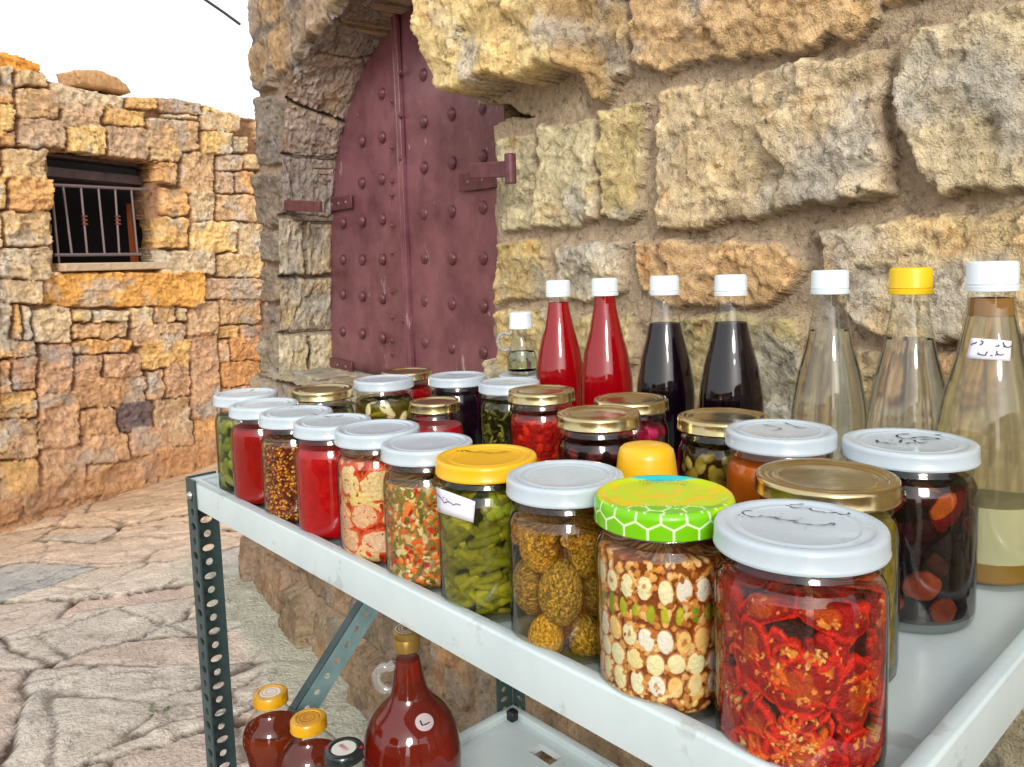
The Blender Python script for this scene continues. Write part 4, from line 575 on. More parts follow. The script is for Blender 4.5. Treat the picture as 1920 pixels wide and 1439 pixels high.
LSt += coursed(-1.6, 4.4, -.1, .16, .1, .16, .12, .3, [(196, 140, 96), (204, 152, 108), (180, 130, 96)], 33, .02, .02)
hl, cl_ = masonry(S, Z, LSt, (160, 120, 88), .016, .008, 51, .032, .10, .009, 1.10, .7, .12, .3)
low = sstep(.42, .12, Z+.08*fbm(S*3, Z*3, S*0, 3, 3))
hl = hl*(1-low*.7)+low*(.03+.03*fbm(S*9, Z*9, S*0, 8, 4)); cl_ = cl_*(1-.6*low[..., None])+np.array(lin((196, 150, 108)))*.6*low[..., None]
topz = np.interp(S[:, 0], [p[0] for p in LEFT_TOP], [p[1] for p in LEFT_TOP]); topz = topz+.012*fbm(S[:, 0]*6, S[:, 0]*0, S[:, 0]*0, 5, 4)
dW = pdist(S+.012*fbm(S*14, Z*14, S*0, 5, 3), Z+.012*fbm(S*14, Z*14, S*0+4, 6, 3), LEFT_WINDOW)
rm = (dW > 0) | (Z > topz[:, None])
hl = hl*np.where(Z > topz[:, None]-.02, .6, 1)
keep = ~(rm[:-1, :-1] | rm[1:, 1:])
Pl = leftP(S, Z, hl)-PL
grid_mesh("stonework", Pl, keep, cl_, M['leftstone'], lw_, back=[-NL*.08, -NL*.2, -NL*.1], bcol=1, flip=True)
sill_u = [LEFT_WINDOW[5][0], LEFT_WINDOW[4][0]]
def lp(s, z, o): return Vector(leftP(np.array(float(s)), np.array(float(z)), np.array(float(o)))-PL)
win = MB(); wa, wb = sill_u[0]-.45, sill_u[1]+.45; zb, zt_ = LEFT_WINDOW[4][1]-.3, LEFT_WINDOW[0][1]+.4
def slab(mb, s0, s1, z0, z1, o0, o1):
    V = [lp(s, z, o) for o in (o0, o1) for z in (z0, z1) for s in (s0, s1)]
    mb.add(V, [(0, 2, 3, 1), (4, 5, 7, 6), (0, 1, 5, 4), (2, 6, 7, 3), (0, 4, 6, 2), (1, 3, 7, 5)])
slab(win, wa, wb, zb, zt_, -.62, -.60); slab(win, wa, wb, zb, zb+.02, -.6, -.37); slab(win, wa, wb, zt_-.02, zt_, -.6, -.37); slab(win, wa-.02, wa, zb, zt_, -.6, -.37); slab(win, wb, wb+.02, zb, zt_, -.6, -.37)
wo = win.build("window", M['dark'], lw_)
b = MB(); z1 = GRILLE[0][0][1]; slab(b, wa, wb, z1+.17, z1+.23, -.26, -.12); b.build("lintel_beam", M['beam'], wo, bevel=.004)
b = MB(); slab(b, wa, wb, z1+.06, z1+.115, -.24, -.14); b.build("lintel_beam", M['beam'], wo, bevel=.004)
b = MB(); slab(b, sill_u[0]+.02, sill_u[1]+.06, LEFT_WINDOW[4][1]-.035, LEFT_WINDOW[4][1]+.01, -.28, .035)
sl_ = b.build("window_sill", principled("pale_sill", lin((196, 170, 138)), .8, bump=(30, .01)), wo, bevel=.006)
b = MB(); a_ = GRILLE[6][0]; slab(b, a_[0]+.34, a_[0]+.37, a_[1]-.5, a_[1]-.05, -.36, -.32); b.build("wooden_prop", M['rust_wood'], wo)
g_o = -.045
def gbar(l, r, nm="grille_bar"):
    b = MB(); b.tube([lp(l[0][0], l[0][1], g_o), lp(l[1][0], l[1][1], g_o)], r, 8); return b.build(nm, M['iron'], wo)
for k, l in enumerate(GRILLE): gbar(l, .0095 if k < 2 else .0065, "grille_rail" if k < 2 else "grille_bar")
for s_, z_ in GRILLE_KNOB:
    b = MB()
    for dz in (-.022, 0, .022):
        c = lp(s_, z_+dz, g_o); b.tube([c-Vector((0, 0, .007)), c-Vector((0, 0, .003)), c+Vector((0, 0, .003)), c+Vector((0, 0, .007))], [.010, .0165, .0165, .010], 12)
    b.build("grille_collar", M['rust'], wo)
def loose(name, pts, o0, o1, col, label, seed):
    me = bmesh.new(); P0 = [lp(s, z, o0)+Vector(PL) for s, z in pts]; P1 = [lp(s, z, o1)+Vector(PL) for s, z in pts]
    vs = [me.verts.new(p) for p in P0+P1]; bmesh.ops.convex_hull(me, input=vs)
    bmesh.ops.triangulate(me, faces=me.faces); bmesh.ops.subdivide_edges(me, edges=me.edges, cuts=5, use_grid_fill=True)
    for _ in range(2): bmesh.ops.smooth_vert(me, verts=me.verts, factor=.35, use_axis_x=True, use_axis_y=True, use_axis_z=True)
    co = np.array([v.co[:] for v in me.verts]); k = fbm(co[:, 0]*9, co[:, 1]*9, co[:, 2]*9, seed, 4); k2 = facets(co[:, 0]+co[:, 1], co[:, 2], .06, seed)
    me.normal_update()
    for i, v in enumerate(me.verts): v.co += v.normal*float(.018*k[i]+.008*k2[i])
    m_ = bpy.data.meshes.new(name); me.to_mesh(m_); me.free()
    a = m_.color_attributes.new("Col", 'FLOAT_COLOR', 'POINT'); c = np.ones((len(m_.vertices), 4)); c[:, :3] = np.array(lin(col))*(1+.2*k)[:, None]; a.data.foreach_set("color", c.ravel())
    for p in m_.polygons: p.use_smooth = True
    m_.materials.append(M['leftstone']); ob = bpy.data.objects.new(name, m_); link(ob); tag(ob, label, "stone"); return ob
loose("loose_stone", LOOSE1, -.22, 0, (206, 160, 112), "single jagged loose stone sitting on top of the yellow wall, above the barred window", 3)
# ------------------------------------------------------------ unseen walls added behind the camera for the glass to reflect
for nm_, x0_, x1_, y0_, lb_ in (("reflection_wall", -6.0, -.55, -2.7, "added unseen stone wall behind the camera, reflected in the glass, left of its gap"), ("reflection_wall", .05, 3.6, -2.5, "added unseen stone wall behind the camera, reflected in the glass, right of its gap")):
    nx_, nz_ = int((x1_-x0_)/.04), 76; a_ = np.linspace(x0_, x1_, nx_); z_ = np.linspace(-.05, 1.75, nz_); A_, Z_ = np.meshgrid(a_, z_, indexing='ij')
    st2 = coursed(x0_, x1_, 0, 3, .18, .28, .22, .45, TAN, 61, .03, .03); hh_, cc_ = masonry(A_, Z_, st2, (150, 128, 98), .02, .03, 63, .02, .09, .01)
    ow = grid_mesh(nm_, np.stack([A_, y0_+hh_, Z_], -1), np.ones((nx_-1, nz_-1), bool), cc_, M['wallstone'], None, back=[np.array([0, -.35, 0])], flip=True)
    tag(ow, lb_, "wall")
# ------------------------------------------------------------ ground
gx = np.concatenate([np.arange(-9, -4.4, .06), np.arange(-4.4, .6, .0125), np.arange(.6, 4, .06)])
gy = []; y = .4
while y < 9: gy.append(y); y += .008+max(0, y-1.8)*.0035
gy = np.array(gy); X, Y = np.meshgrid(gx, gy, indexing='ij')
rs = np.random.RandomState(5)
wx = .045*fbm(X*2.2, Y*2.2, X*0, 4, 4)+.02*fbm(X*14, Y*14, X*0, 5, 3); wy = .045*fbm(X*2.2, Y*2.2, X*0+7, 6, 4)+.02*fbm(X*14, Y*14, X*0, 7, 3)
ca, sa = math.cos(.35), math.sin(.35)
xr = (X+wx)*ca+(Y+wy)*sa; yr = (-(X+wx)*sa+(Y+wy)*ca)
pts = np.stack([rs.uniform(-12, 14, 1500), rs.uniform(-6, 20, 1500)*1.0], -1)
d1, d2, cid = voro(xr*1.15, yr*2.2, pts*np.array([1, 1.25]))
edge = (d2-d1)
d1b, d2b, cib = voro(xr*2.6+3, yr*4.4, pts*np.array([1.4, 1.6])); edgeb = d2b-d1b
far = sstep(2.6, 4.6, Y)
cen_ = np.stack([rs.rand(1500), rs.rand(1500), rs.rand(1500)], -1)
crack = 1-sstep(.006, .030, edge+.02*fbm(X*9, Y*9, X*0, 9, 3)); crackb = (1-sstep(.0, .045, edgeb+.03*fbm(X*8, Y*8, X*0, 39, 3)))*sstep(.3, .5, cen_[cid][..., 0])
vis = .75+.25*sstep(-.5, .0, fbm(X*1.7, Y*1.7, X*0, 31, 3))
tilt = ((cen_[cid][..., 1]-.5)*(xr*.7)+(cen_[cid][..., 2]-.5)*yr*.7)
lay = ridge(xr*3.2+fbm(X*4, Y*4, X*0, 19, 3), yr*9, X*0, 17, 4)
lay2 = ridge(xr*1.6+.8*fbm(X*2.2, Y*2.2, X*0, 29, 4), yr*5.5+1.2*fbm(X*1.5, Y*1.5, X*0, 30, 3), X*0, 37, 5)
hz = .014*fbm(X*1.0, Y*1.0, X*0, 11, 3)+.014*(cen_[cid][..., 1]-.5)+.004*lay+.004*lay2+.006*facets(xr+wx, yr+wy, .11, 5, 2.4)+.004*facets(xr+wx, yr+wy, .04, 6, 2.4)-.016*crack*vis-.010*crackb*vis
nw = X*NV[0]+Y*NV[1]                                   # distance towards the building
slabc = sstep(.70, .78, nw+.05*fbm(X*3, Y*3, X*0, 3, 3))*sstep(3.6, 3.0, Y)
hz = hz+.010*(cen_[cid][..., 0]-.5); hz = hz*(1-.8*slabc)+.012*slabc
A1 = np.array(lin((206, 184, 170))); A2 = np.array(lin((206, 174, 140))); A3 = np.array(lin((158, 168, 172))); A4 = np.array(lin((198, 190, 178)))
c0 = cen_[cid][..., 0][..., None]; cg = (A1*(1-c0)+A4*c0)*(.88+.24*cen_[cid][..., 1][..., None])
f_ = np.clip(far+.12*fbm(X*2, Y*2, X*0, 12, 3), 0, 1)[..., None]; cg = cg*(1-f_)+(A2*(.85+.3*c0))*f_
blue = (sstep(.80, .84, cen_[cid][..., 2])*sstep(-.5, -.1, fbm(X*2.5+4, Y*3.6, X*0, 41, 4)))[..., None]*(1-f_); cg = cg*(1-.8*blue)+A3*.8*blue
cg = cg*(1+.16*fbm(X*7, Y*9, X*0, 13, 5)+.10*lay+.10*lay2)[..., None]; thin = sstep(.80, .93, ridge(xr*2.3+wx*3, yr*4.6+wy*4, X*0, 57, 3))*sstep(-.1, .25, fbm(X*1.9, Y*1.9, X*0, 58, 3)); cg = cg*(1-.5*thin[..., None]); hz = hz-.010*thin
cg = cg*(1-np.clip(1.1*crack*vis+.75*crackb*vis, 0, .93)[..., None]*np.array([.93, .97, 1.0]))
cg = cg*(1-slabc[..., None])+np.array(lin((184, 184, 166)))*(1+.06*fbm(X*12, Y*12, X*0, 14, 4))[..., None]*slabc[..., None]
Pg = np.stack([X, Y, hz], -1)
gr = grid_mesh("ground", Pg, np.ones((len(gx)-1, len(gy)-1), bool), cg, M['ground'], None, flip=False)
tag(gr, kind='structure')
b = MB(); b.add([(-150, -150, -.06), (150, -150, -.06), (150, 150, -.06), (-150, 150, -.06)], [(0, 1, 2, 3)])
tag(b.build("terrain", principled("dusty_ground", lin((190, 176, 152)), .9)), kind='structure')
def weed(x, y, z, n, seed, label):
    r = random.Random(seed); b = MB()
    for k in range(n):
        a = r.uniform(0, 6.28); L_ = r.uniform(.015, .04); e = r.uniform(.2, 1.1); w = r.uniform(.004, .008)
        px, py = x+r.uniform(-.05, .05), y+r.uniform(-.03, .03); dx, dy = math.cos(a)*math.cos(e)*L_, math.sin(a)*math.cos(e)*L_; h = math.sin(e)*L_
        q = Vector((px, py, z)); t = q+Vector((dx, dy, h)); m = q.lerp(t, .5)+Vector((0, 0, .004)); s_ = Vector((-dy, dx, 0)).normalized()*w
        b.add([q, m+s_, t, m-s_], [(0, 1, 2, 3)])
    o = b.build("weed", M['leaf']); tag(o, label, "weed")
weed(WEED[0][0], WEED[0][1], -.002, 9, 1, "tiny green weed in a crack of the blue-grey paving rock")
b = MB(); b.tube(CABLE, .006, 8); tag(b.build("overhead_cable", M['cable']), "thin dark overhead cable running to the top corner of the building", "cable")
# ------------------------------------------------------------ shelf rack
TO = Vector(TRAY_O); ANG = math.atan2(TRAY_EX[1], TRAY_EX[0]); TLx, TLy = .90, .56
# tray frame is right-handed with y pointing to the building
rack = empty("shelf_rack", (TO.x, TO.y, 0), "two-tier steel rack of white trays on slotted dark green posts, carrying the jars", "shelf", rz=ANG)
ZF = TO.z
def tray(zf_, hole=False):
    b = MB(); rt_ = .014; ap = .038
    # rolled rim: outer apron, top flange, inner lip
    def ring(x0, y0, x1, y1, z): return [(x0, y0, z), (x1, y0, z), (x1, y1, z), (x0, y1, z)]
    prof = [(0.0025, rt_-ap), (0, rt_-ap+.002), (0, rt_-.003), (.0012, rt_-.0008), (.003, rt_), (.012, rt_-.0015), (.014, rt_-.0028), (.0148, rt_-.005), (.015, 0.0)]
    R_ = []
    for o, z in prof: R_.append(ring(o, o, TLx-o, TLy-o, z))
    V = [v for r in R_ for v in r]; F = []
    for k in range(len(R_)-1):
        for i in range(4): j = (i+1) % 4; F.append((k*4+i, k*4+j, (k+1)*4+j, (k+1)*4+i))
    b.add(V, F)
    o = .015
    if hole:
        hx = [(.112, .498), (.118, .527), (.166, .524), (.160, .494)]
        hx = [(.110, .495), (.162, .495), (.162, .525), (.110, .525)]
        O_ = [(o, o, 0), (TLx-o, o, 0), (TLx-o, TLy-o, 0), (o, TLy-o, 0)]; I_ = [(x, y, 0) for x, y in hx]; D_ = [(x, y, -.012) for x, y in hx]
        b.add(O_+I_+D_, [(0, 1, 5, 4), (1, 2, 6, 5), (2, 3, 7, 6), (3, 0, 4, 7), (4, 5, 9, 8), (5, 6, 10, 9), (6, 7, 11, 10), (7, 4, 8, 11)])
    else:
        b.add([(o, o, 0), (TLx-o, o, 0), (TLx-o, TLy-o, 0), (o, TLy-o, 0)], [(0, 1, 2, 3)])
    b.add([(.004, .004, -.003), (TLx-.004, .004, -.003), (TLx-.004, TLy-.004, -.003), (.004, TLy-.004, -.003)] if not hole else [(0.01, .01, -.003), (.1, .01, -.003), (.1, TLy-.01, -.003), (.01, TLy-.01, -.003)], [(0, 3, 2, 1)])
    t = b.build("shelf_tray", M['enamel'], rack, sharp=50); t.location = (0, 0, zf_); return t
tray(ZF); tray(ZF-.55, True)
def perf(L_, wd, mat, name, parent, pitch=.0197, start=.012, slots=True, edge_=True):
    """perforated strip in its own XY plane: x across (0..wd), y along (0..L)"""
    V = []; F = []; y = 0; k = 0; n = 20; cx = wd*.55
    nc = int((L_-start)/pitch)
    F_, V_ = [], []
    ys = [0]+[start+pitch*(i+1) for i in range(nc-1)]+[L_]
    for i in range(len(ys)-1):
        y0, y1 = ys[i], ys[i+1]; cy = start+pitch*(i+.5)
        if cy+.008 > y1: cy = (y0+y1)/2
        rx, ry = ((.0082, .0048) if (i % 2 == 0 and slots) else (.0050, .0050))
        if ry*2 > (y1-y0): continue
        base = len(V_)
        for k in range(n):
            a = 2*math.pi*k/n; ux, uy = math.cos(a), math.sin(a)
            t = min((wd-cx)/ux if ux > 1e-6 else (-cx/ux if ux < -1e-6 else 1e9), (y1-cy)/uy if uy > 1e-6 else ((y0-cy)/uy if uy < -1e-6 else 1e9))
            V_.append((cx+ux*t, cy+uy*t, 0)); V_.append((cx+ux*rx, cy+uy*ry, 0))
        for k in range(n):
            j = (k+1) % n; F_.append((base+2*k, base+2*j, base+2*j+1, base+2*k+1))
        # corner fills
        for (qx, qy) in ((0, y0), (wd, y0), (wd, y1), (0, y1)):
            a = math.atan2(qy-cy, qx-cx) % (2*math.pi); k = int(a/(2*math.pi/n)) % n; j = (k+1) % n
            V_.append((qx, qy, 0)); F_.append((base+2*k, len(V_)-1, base+2*j))
    me = bpy.data.meshes.new(name); me.from_pydata(V_, [], F_); me.update()
    me.materials.append(mat); o = bpy.data.objects.new(name, me); link(o, parent)
    m_ = o.modifiers.new("s", 'SOLIDIFY'); m_.thickness = .0022; m_.offset = 0
    return o
PH = ZF+.016
def post(x, y, sx, sy):
    e = bpy.data.objects.new("post", None); link(e, rack); e.location = (x, y, 0)
    a = perf(PH, .030, M['slate'], "post_flange", e); a.matrix_basis = Matrix(((sx, 0, 0, 0), (0, 0, -sy, -.0018*sy), (0, 1, 0, 0), (0, 0, 0, 1)))
    c = perf(PH, .038, M['slate'], "post_flange", e); c.matrix_basis = Matrix(((0, 0, -sx, -.0018*sx), (sy, 0, 0, 0), (0, 1, 0, 0), (0, 0, 0, 1)))
    return e
for x, y, sx, sy in ((0, 0, 1, 1), (TLx, 0, -1, 1), (0, TLy, 1, -1), (TLx, TLy, -1, -1)):
    p_ = post(x, y, sx, sy)
    for zz in (ZF-.006, ZF-.556):
        V, F = dome((sx*.014, -sy*.003, zz), (0, -sy, 0), .0058, .005, 12, 4); b = MB(); b.add(V, F); b.build("bolt", M['zinc'], p_)
        b = MB(); b.box(-.0 if sx > 0 else -.026, .026 if sx > 0 else 0, 0 if sy > 0 else -.026, .026 if sy > 0 else 0, zz-.026, zz-.008); b.build("corner_bracket", M['blackplastic'], p_, bevel=.002)
        if sy < 0 and sx > 0 and zz < ZF-.4:
            b = MB(); b.box(.012, .030, -.030, -.012, zz+.004, zz+.024); b.build("corner_bracket", M['blackplastic'], p_, bevel=.004)
# diagonal brace in the plane of the left end
br0 = Vector((-.004, .012, ZF-.565)); br1 = Vector((-.004, .555, ZF-.012)); dv_ = br1-br0; Lb = dv_.length; dv_.normalize()
brc = perf(Lb, .034, M['bracesteel'], "brace", rack, pitch=.026, slots=False)
xax = Vector((1, 0, 0)).cross(dv_).normalized(); zax = xax.cross(dv_)
brc.matrix_basis = Matrix(((xax.x, dv_.x, zax.x, br0.x), (xax.y, dv_.y, zax.y, br0.y-.012), (xax.z, dv_.z, zax.z, br0.z+.012), (0, 0, 0, 1)))
b = MB(); b.box(0, .0022, 0, Lb, 0, .016); fl = b.build("brace_lip", M['slate'], brc); fl.location = (.034, 0, 0)
# ------------------------------------------------------------ jars and bottles
foodm = vcol_mat("preserved_food", rough=.45, spec=.10, mott=(260, .14), bump=((420, .0012), (900, .0004)), vor=False)
wetm = vcol_mat("food_in_oil", rough=.3, spec=.25, mott=(300, .30), bump=((260, .0030), (700, .0012)), vor=False, coat=.15)
crustm = vcol_mat("herb_crust", rough=.5, spec=.12, mott=(520, .85), bump=((420, .0040), (900, .0015)), vor=False)
CAMX, CAMY = 1.043, -.356
def camang(lx, ly): return math.atan2(CAMY-ly, CAMX-lx)
BM = {}
def brine_mat(a, e):
    a = tuple(int(255-(255-v)*.45) for v in a)
    if (a, e) not in BM: BM[(a, e)] = shell_mat("brine", tint=lin(a), edge=lin(e), f0=.0, bump=False, rough=.05)
    return BM[(a, e)]
class Fill:
    def __init__(s, R, z0, z1, tc, base, relief, seed, step=.0007, speck=.25, flat=.42):
        s.flat = flat
        s.R = R; s.n = max(120, int(2*math.pi*R/step)); s.m = max(40, int((z1-z0)/step)); s.relief = relief; s.tc = tc; s.z0 = z0; s.z1 = z1
        s.sv = (np.arange(s.n)/s.n-.5)*2*math.pi*R; s.zv = np.linspace(z0, z1, s.m)
        s.S, s.Z = np.meshgrid(s.sv, s.zv, indexing='ij')
        s.H = np.full(s.S.shape, -relief); s.H += relief*.15*fbm(s.S*90, s.Z*90, s.S*0+seed, seed, 3)
        s.C = np.ones(s.S.shape+(3,))*np.array(base)*(1+speck*fbm(s.S*160, s.Z*160, s.S*0, seed+1, 3))[..., None]
        s.rs = np.random.RandomState(seed); s.seed = seed
    def win(s, cs, cz, r):
        j0 = np.searchsorted(s.zv, cz-r); j1 = np.searchsorted(s.zv, cz+r)
        if j1 <= j0: return None
        k = int(r/(2*math.pi*s.R)*s.n)+2; c = int((cs/(2*math.pi*s.R)+.5)*s.n); ii = np.arange(c-k, c+k+1) % s.n
        if len(ii) > s.n: ii = np.arange(s.n)
        d = s.sv[ii]-cs; P = 2*math.pi*s.R; d = (d+P/2) % P-P/2
        return np.ix_(ii, np.arange(j0, j1)), d[:, None], (s.zv[j0:j1]-cz)[None, :]
    def blob(s, cs, cz, a, b, ang, top, dep, col, power=2, var=.12, inner=None, cap=False, wob=0):
        w = s.win(cs, cz, max(a, b)*1.1)
        if w is None: return
        ix, dx, dz = w; c, n = math.cos(ang), math.sin(ang); x = dx*c+dz*n; y = -dx*n+dz*c
        if wob:
            f = 1+wob*fbm(s.S[ix]*110, s.Z[ix]*110, s.S[ix]*0+cs*50, s.seed+7, 2); x = x*f; y = y*f
        if cap: q = (np.maximum(np.abs(x)-(a-b), 0)**2+y**2)/b**2
        else: q = np.abs(x/a)**power+np.abs(y/b)**power
        h = top-dep*(1-np.sqrt(np.clip(1-q, 0, 1))); on = (q < 1) & (h > s.H[ix])
        s.H[ix] = np.where(on, h, s.H[ix]); v = 1+var*(s.rs.rand()*2-1)
        cc = np.ones(on.shape+(3,))*np.array(col)*v
        if inner is not None: cc = inner(cc, q, x, y, s.S[ix], s.Z[ix])
        s.C[ix] = np.where(on[..., None], cc, s.C[ix])
    def rnd(s): return s.rs.uniform(-math.pi*s.R, math.pi*s.R), s.rs.uniform(s.z0, s.z1)
    def mesh(s, name, rfun, mat, parent, brine=((235, 225, 200), (120, 100, 60)), gain=1.35):
        th = s.tc+s.sv/s.R; rr = np.array([rfun(max(z, .012))*basef(z+.002) for z in s.zv])[None, :]+np.clip(s.H, -s.relief*1.5, 0)*s.flat-.0002
        X_ = rr*np.cos(th)[:, None]; Y_ = rr*np.sin(th)[:, None]; V = np.stack([X_, Y_, s.Z], -1).reshape(-1, 3)
        idx = np.arange(s.n*s.m).reshape(s.n, s.m); nx = np.roll(idx, -1, 0)
        q = np.stack([idx[:, :-1], nx[:, :-1], nx[:, 1:], idx[:, 1:]], -1).reshape(-1, 4)
        V = np.vstack([V, [[0, 0, s.z1-.001], [0, 0, s.z0]]]); C_ = np.vstack([s.C.reshape(-1, 3), s.C[:, -1].mean(0)[None], s.C[:, 0].mean(0)[None]])
        t = len(V)-2; top = [(idx[i, -1], nx[i, -1], t, t) for i in range(s.n)]
        # a real cap: rings towards the centre
        k = 7; rings = []; vv = []; cc = []
        for r_ in range(1, k):
            f = 1-r_/k; a = V[idx[:, -1]].copy(); a[:, :2] *= f; a[:, 2] += -.001+.003*vn(a[:, 0]*140, a[:, 1]*140, a[:, 2]*0, s.seed); vv.append(a); cc.append(s.C[np.arange(s.n), -1-(r_*3) % min(20, s.m-1)])
            rings.append(len(V)+(r_-1)*s.n+np.arange(s.n))
        base = len(V); V = np.vstack([V]+vv); C_ = np.vstack([C_]+cc); prev = idx[:, -1]; Q = [q]
        for r_ in rings:
            Q.append(np.stack([prev, np.roll(prev, -1), np.roll(r_, -1), r_], -1)); prev = r_
        q = np.vstack(Q)
        tri = [(int(prev[i]), int(np.roll(prev, -1)[i]), t) for i in range(s.n)]
        o = mesh_np(name, V, q.astype(np.int32), mat, parent, np.clip(C_*gain, 0, .95))
        if brine:
            zz = np.linspace(max(s.z0, .004), s.z1+.0035, 30); P_ = [(0, zz[0])]+[(rfun(max(z, .012))+.0003, z) for z in zz]+[(0, zz[-1])]
            b = MB(); b.lathe([(float(a), float(b_)) for a, b_ in P_], 64); b.build("brine", brine_mat(*brine), parent, sharp=50)
        return o
def jar_prof(R, h):
    return [(0.0, .0045), (.55*R, .004), (.72*R, .0012), (.86*R, 0), (.95*R, .0015), (.99*R, .006), (R, .012), (R, h-.040), (.992*R, h-.035), (.965*R, h-.030), (.92*R, h-.0255), (.90*R, h-.022), (.925*R, h-.0205), (.925*R, h-.0185), (.895*R, h-.017), (.895*R, h-.010), (.895*R, h-.004)]
def prof_r(prof):
    zz = [p[1] for p in prof[3:]]; rr = [p[0] for p in prof[3:]]
    return lambda z: float(np.interp(z, zz, rr))
def lid_mesh(name, R, h, mat, parent, domed=0.0, rings=True, sk=.0128):
    p = [(0, h-.0016+domed), (.3*R, h-.0016+domed*.9), (.66*R, h-.0016+domed*.4)]
    if rings: p += [(.68*R, h-.0014), (.70*R, h-.0009), (.72*R, h-.0009), (.745*R, h-.0014), (.82*R, h-.0014), (.85*R, h-.0003)]
    p += [(.875*R, h), (.955*R, h), (.980*R, h-.0005), (.994*R, h-.0017), (R, h-.0034), (R, h-sk+.0026), (1.008*R, h-sk+.0021), (1.012*R, h-sk+.0010), (1.004*R, h-sk), (.97*R, h-sk+.0004), (.955*R, h-sk+.003), (.95*R, h-.006), (0, h-.006)]
    b = MB(); b.lathe(p, 96); return b.build(name, mat, parent, sharp=50)
def ribbons(name, strokes, z, w, mat, parent, thick=.0002):
    b = MB()
    for st_i, st in enumerate(strokes):
        P = []
        for i in range(len(st)-1):
            for k in range(4): P.append(Vector((st[i][0], st[i][1], 0)).lerp(Vector((st[i+1][0], st[i+1][1], 0)), k/4))
        P.append(Vector((st[-1][0], st[-1][1], 0)))
        # light smoothing so the pen line curves
        for _ in range(2): P = [P[0]]+[(P[i-1]+P[i]*2+P[i+1])/4 for i in range(1, len(P)-1)]+[P[-1]]
        V = []; F = []
        for i, p in enumerate(P):
            t = (P[min(i+1, len(P)-1)]-P[max(i-1, 0)]); t = t.normalized() if t.length > 1e-9 else Vector((1, 0, 0)); n = Vector((-t.y, t.x, 0))
            ww = w*(.75+.35*math.sin(i*.9+st_i)); q = .6 if i in (0, len(P)-1) else 1
            for sgn in (-1, 1): V.append((p.x+n.x*sgn*ww*q, p.y+n.y*sgn*ww*q, z)); 
        for i in range(len(P)-1): F.append((2*i, 2*i+1, 2*i+3, 2*i+2))
        b.add(V, F)
    return b.build(name, mat, parent, smooth=False)
def surf_ribbon(name, strokes, w, mat, parent, off=.0006):
    b = MB()
    for st in strokes:
        P = []
        for i in range(len(st)-1):
            for k in range(3): P.append(Vector(st[i]).lerp(Vector(st[i+1]), k/3))
        P.append(Vector(st[-1]))
        V = []; F = []
        for i, p in enumerate(P):
            r = Vector((p.x, p.y, 0)); rn = r.normalized(); t = (P[min(i+1, len(P)-1)]-P[max(i-1, 0)]); t = t.normalized() if t.length > 1e-9 else Vector((0, 0, 1)); n = t.cross(rn).normalized(); p = p+rn*off
            V += [p-n*w, p+n*w]
        for i in range(len(P)-1): F.append((2*i, 2*i+1, 2*i+3, 2*i+2))
        b.add(V, F)
    return b.build(name, mat, parent, smooth=False)
def jar(lx, ly, D, h, lidm, label, cat="jar", group="jars of preserves on the upper tray", ink=None, z0=None, inkw=.00075, name="preserve_jar", Rk=1.0, turn=0.0):
    z0 = ZF if z0 is None else z0
    e = Vector((TRAY_EX[0], TRAY_EX[1], 0)); f_ = Vector((TRAY_EY[0], TRAY_EY[1], 0)); p = Vector((TO.x, TO.y, 0))+e*lx+f_*ly
    t = empty(name, (p.x, p.y, z0+.0002), label, cat, group, rz=ANG)
    R = D/2*Rk; pr = jar_prof(R, h); b = MB(); b.lathe(pr, 72); b.build("glass", M['glass'], t, sharp=60)
    ld = lid_mesh("lid", D/2, h, lidm, t) if lidm else None
    if ink: ribbons("handwriting", INK[ink], h-.0008, inkw, M['ink'], ld)
    rf = prof_r(pr)
    return t, R, h, (lambda z: rf(z)-.0011), camang(lx, ly), ld
def basef(z): return .84+.16*math.sqrt(max(0, 1-(1-min(max((z-.006)/.012, 0), 1))**2))
def smooth_fill(t, R, h, rf, zt, mat, name="filling", z0=.004):
    zz = [z0, z0+.0015]+list(np.linspace(z0+.004, zt-.001, 16))+[zt]
    p = [(0, .007)]+[(rf(max(z, .014))*basef(z), z) for z in [.0072, .0085, .0105, .013, .0155, .018]+list(np.linspace(.021, zt-.001, 16))+[zt]]+[(0, zt-.0004)]
    b = MB(); b.lathe(p, 64); return b.build(name, mat, t, sharp=50)
PI = math.pi
GJ = "jars of preserves on the upper tray"
# 1 dried tomatoes (front right)
t, R, h, rf, tc, ld = jar(.831, .050, .094, .133, M['lidwhite'], "nearest jar of sun-dried red tomato slices, white lid with two lines of black Arabic handwriting", ink='tomato', inkw=.00055)
F_ = Fill(R, .003, h-.031, tc, lin((50, 2, 3)), .012, 3, .00055, flat=.55)
def tom_in(cc, q, x, y, S_, Z_):
    n1 = fbm(S_*260+9, Z_*260, S_*0, 71, 3); n2 = fbm(S_*80+3, Z_*80, S_*0, 72, 3)
    rim = sstep(.60, .78, q)[..., None]; core = (sstep(.26, .06, q+.55*n2))[..., None]
    seeds = sstep(.30, .42, n1+.25*n2)[..., None]*sstep(.62, .45, q)[..., None]
    flesh = np.array(lin((152, 8, 8))); o = np.array(lin((240, 120, 24))); r_ = np.array(lin((224, 36, 14))); y_ = np.array(lin((248, 190, 96)))
    c = flesh*(1+.6*n2)[..., None]; c = c*(1-rim)+r_*rim; c = c*(1-core*.35)+o*core*.35; c = c*(1-seeds)+(o*.5+y_*.5)*seeds; gap = (sstep(.28, .38, np.abs(n1+.3))*0)[..., None]
    return c
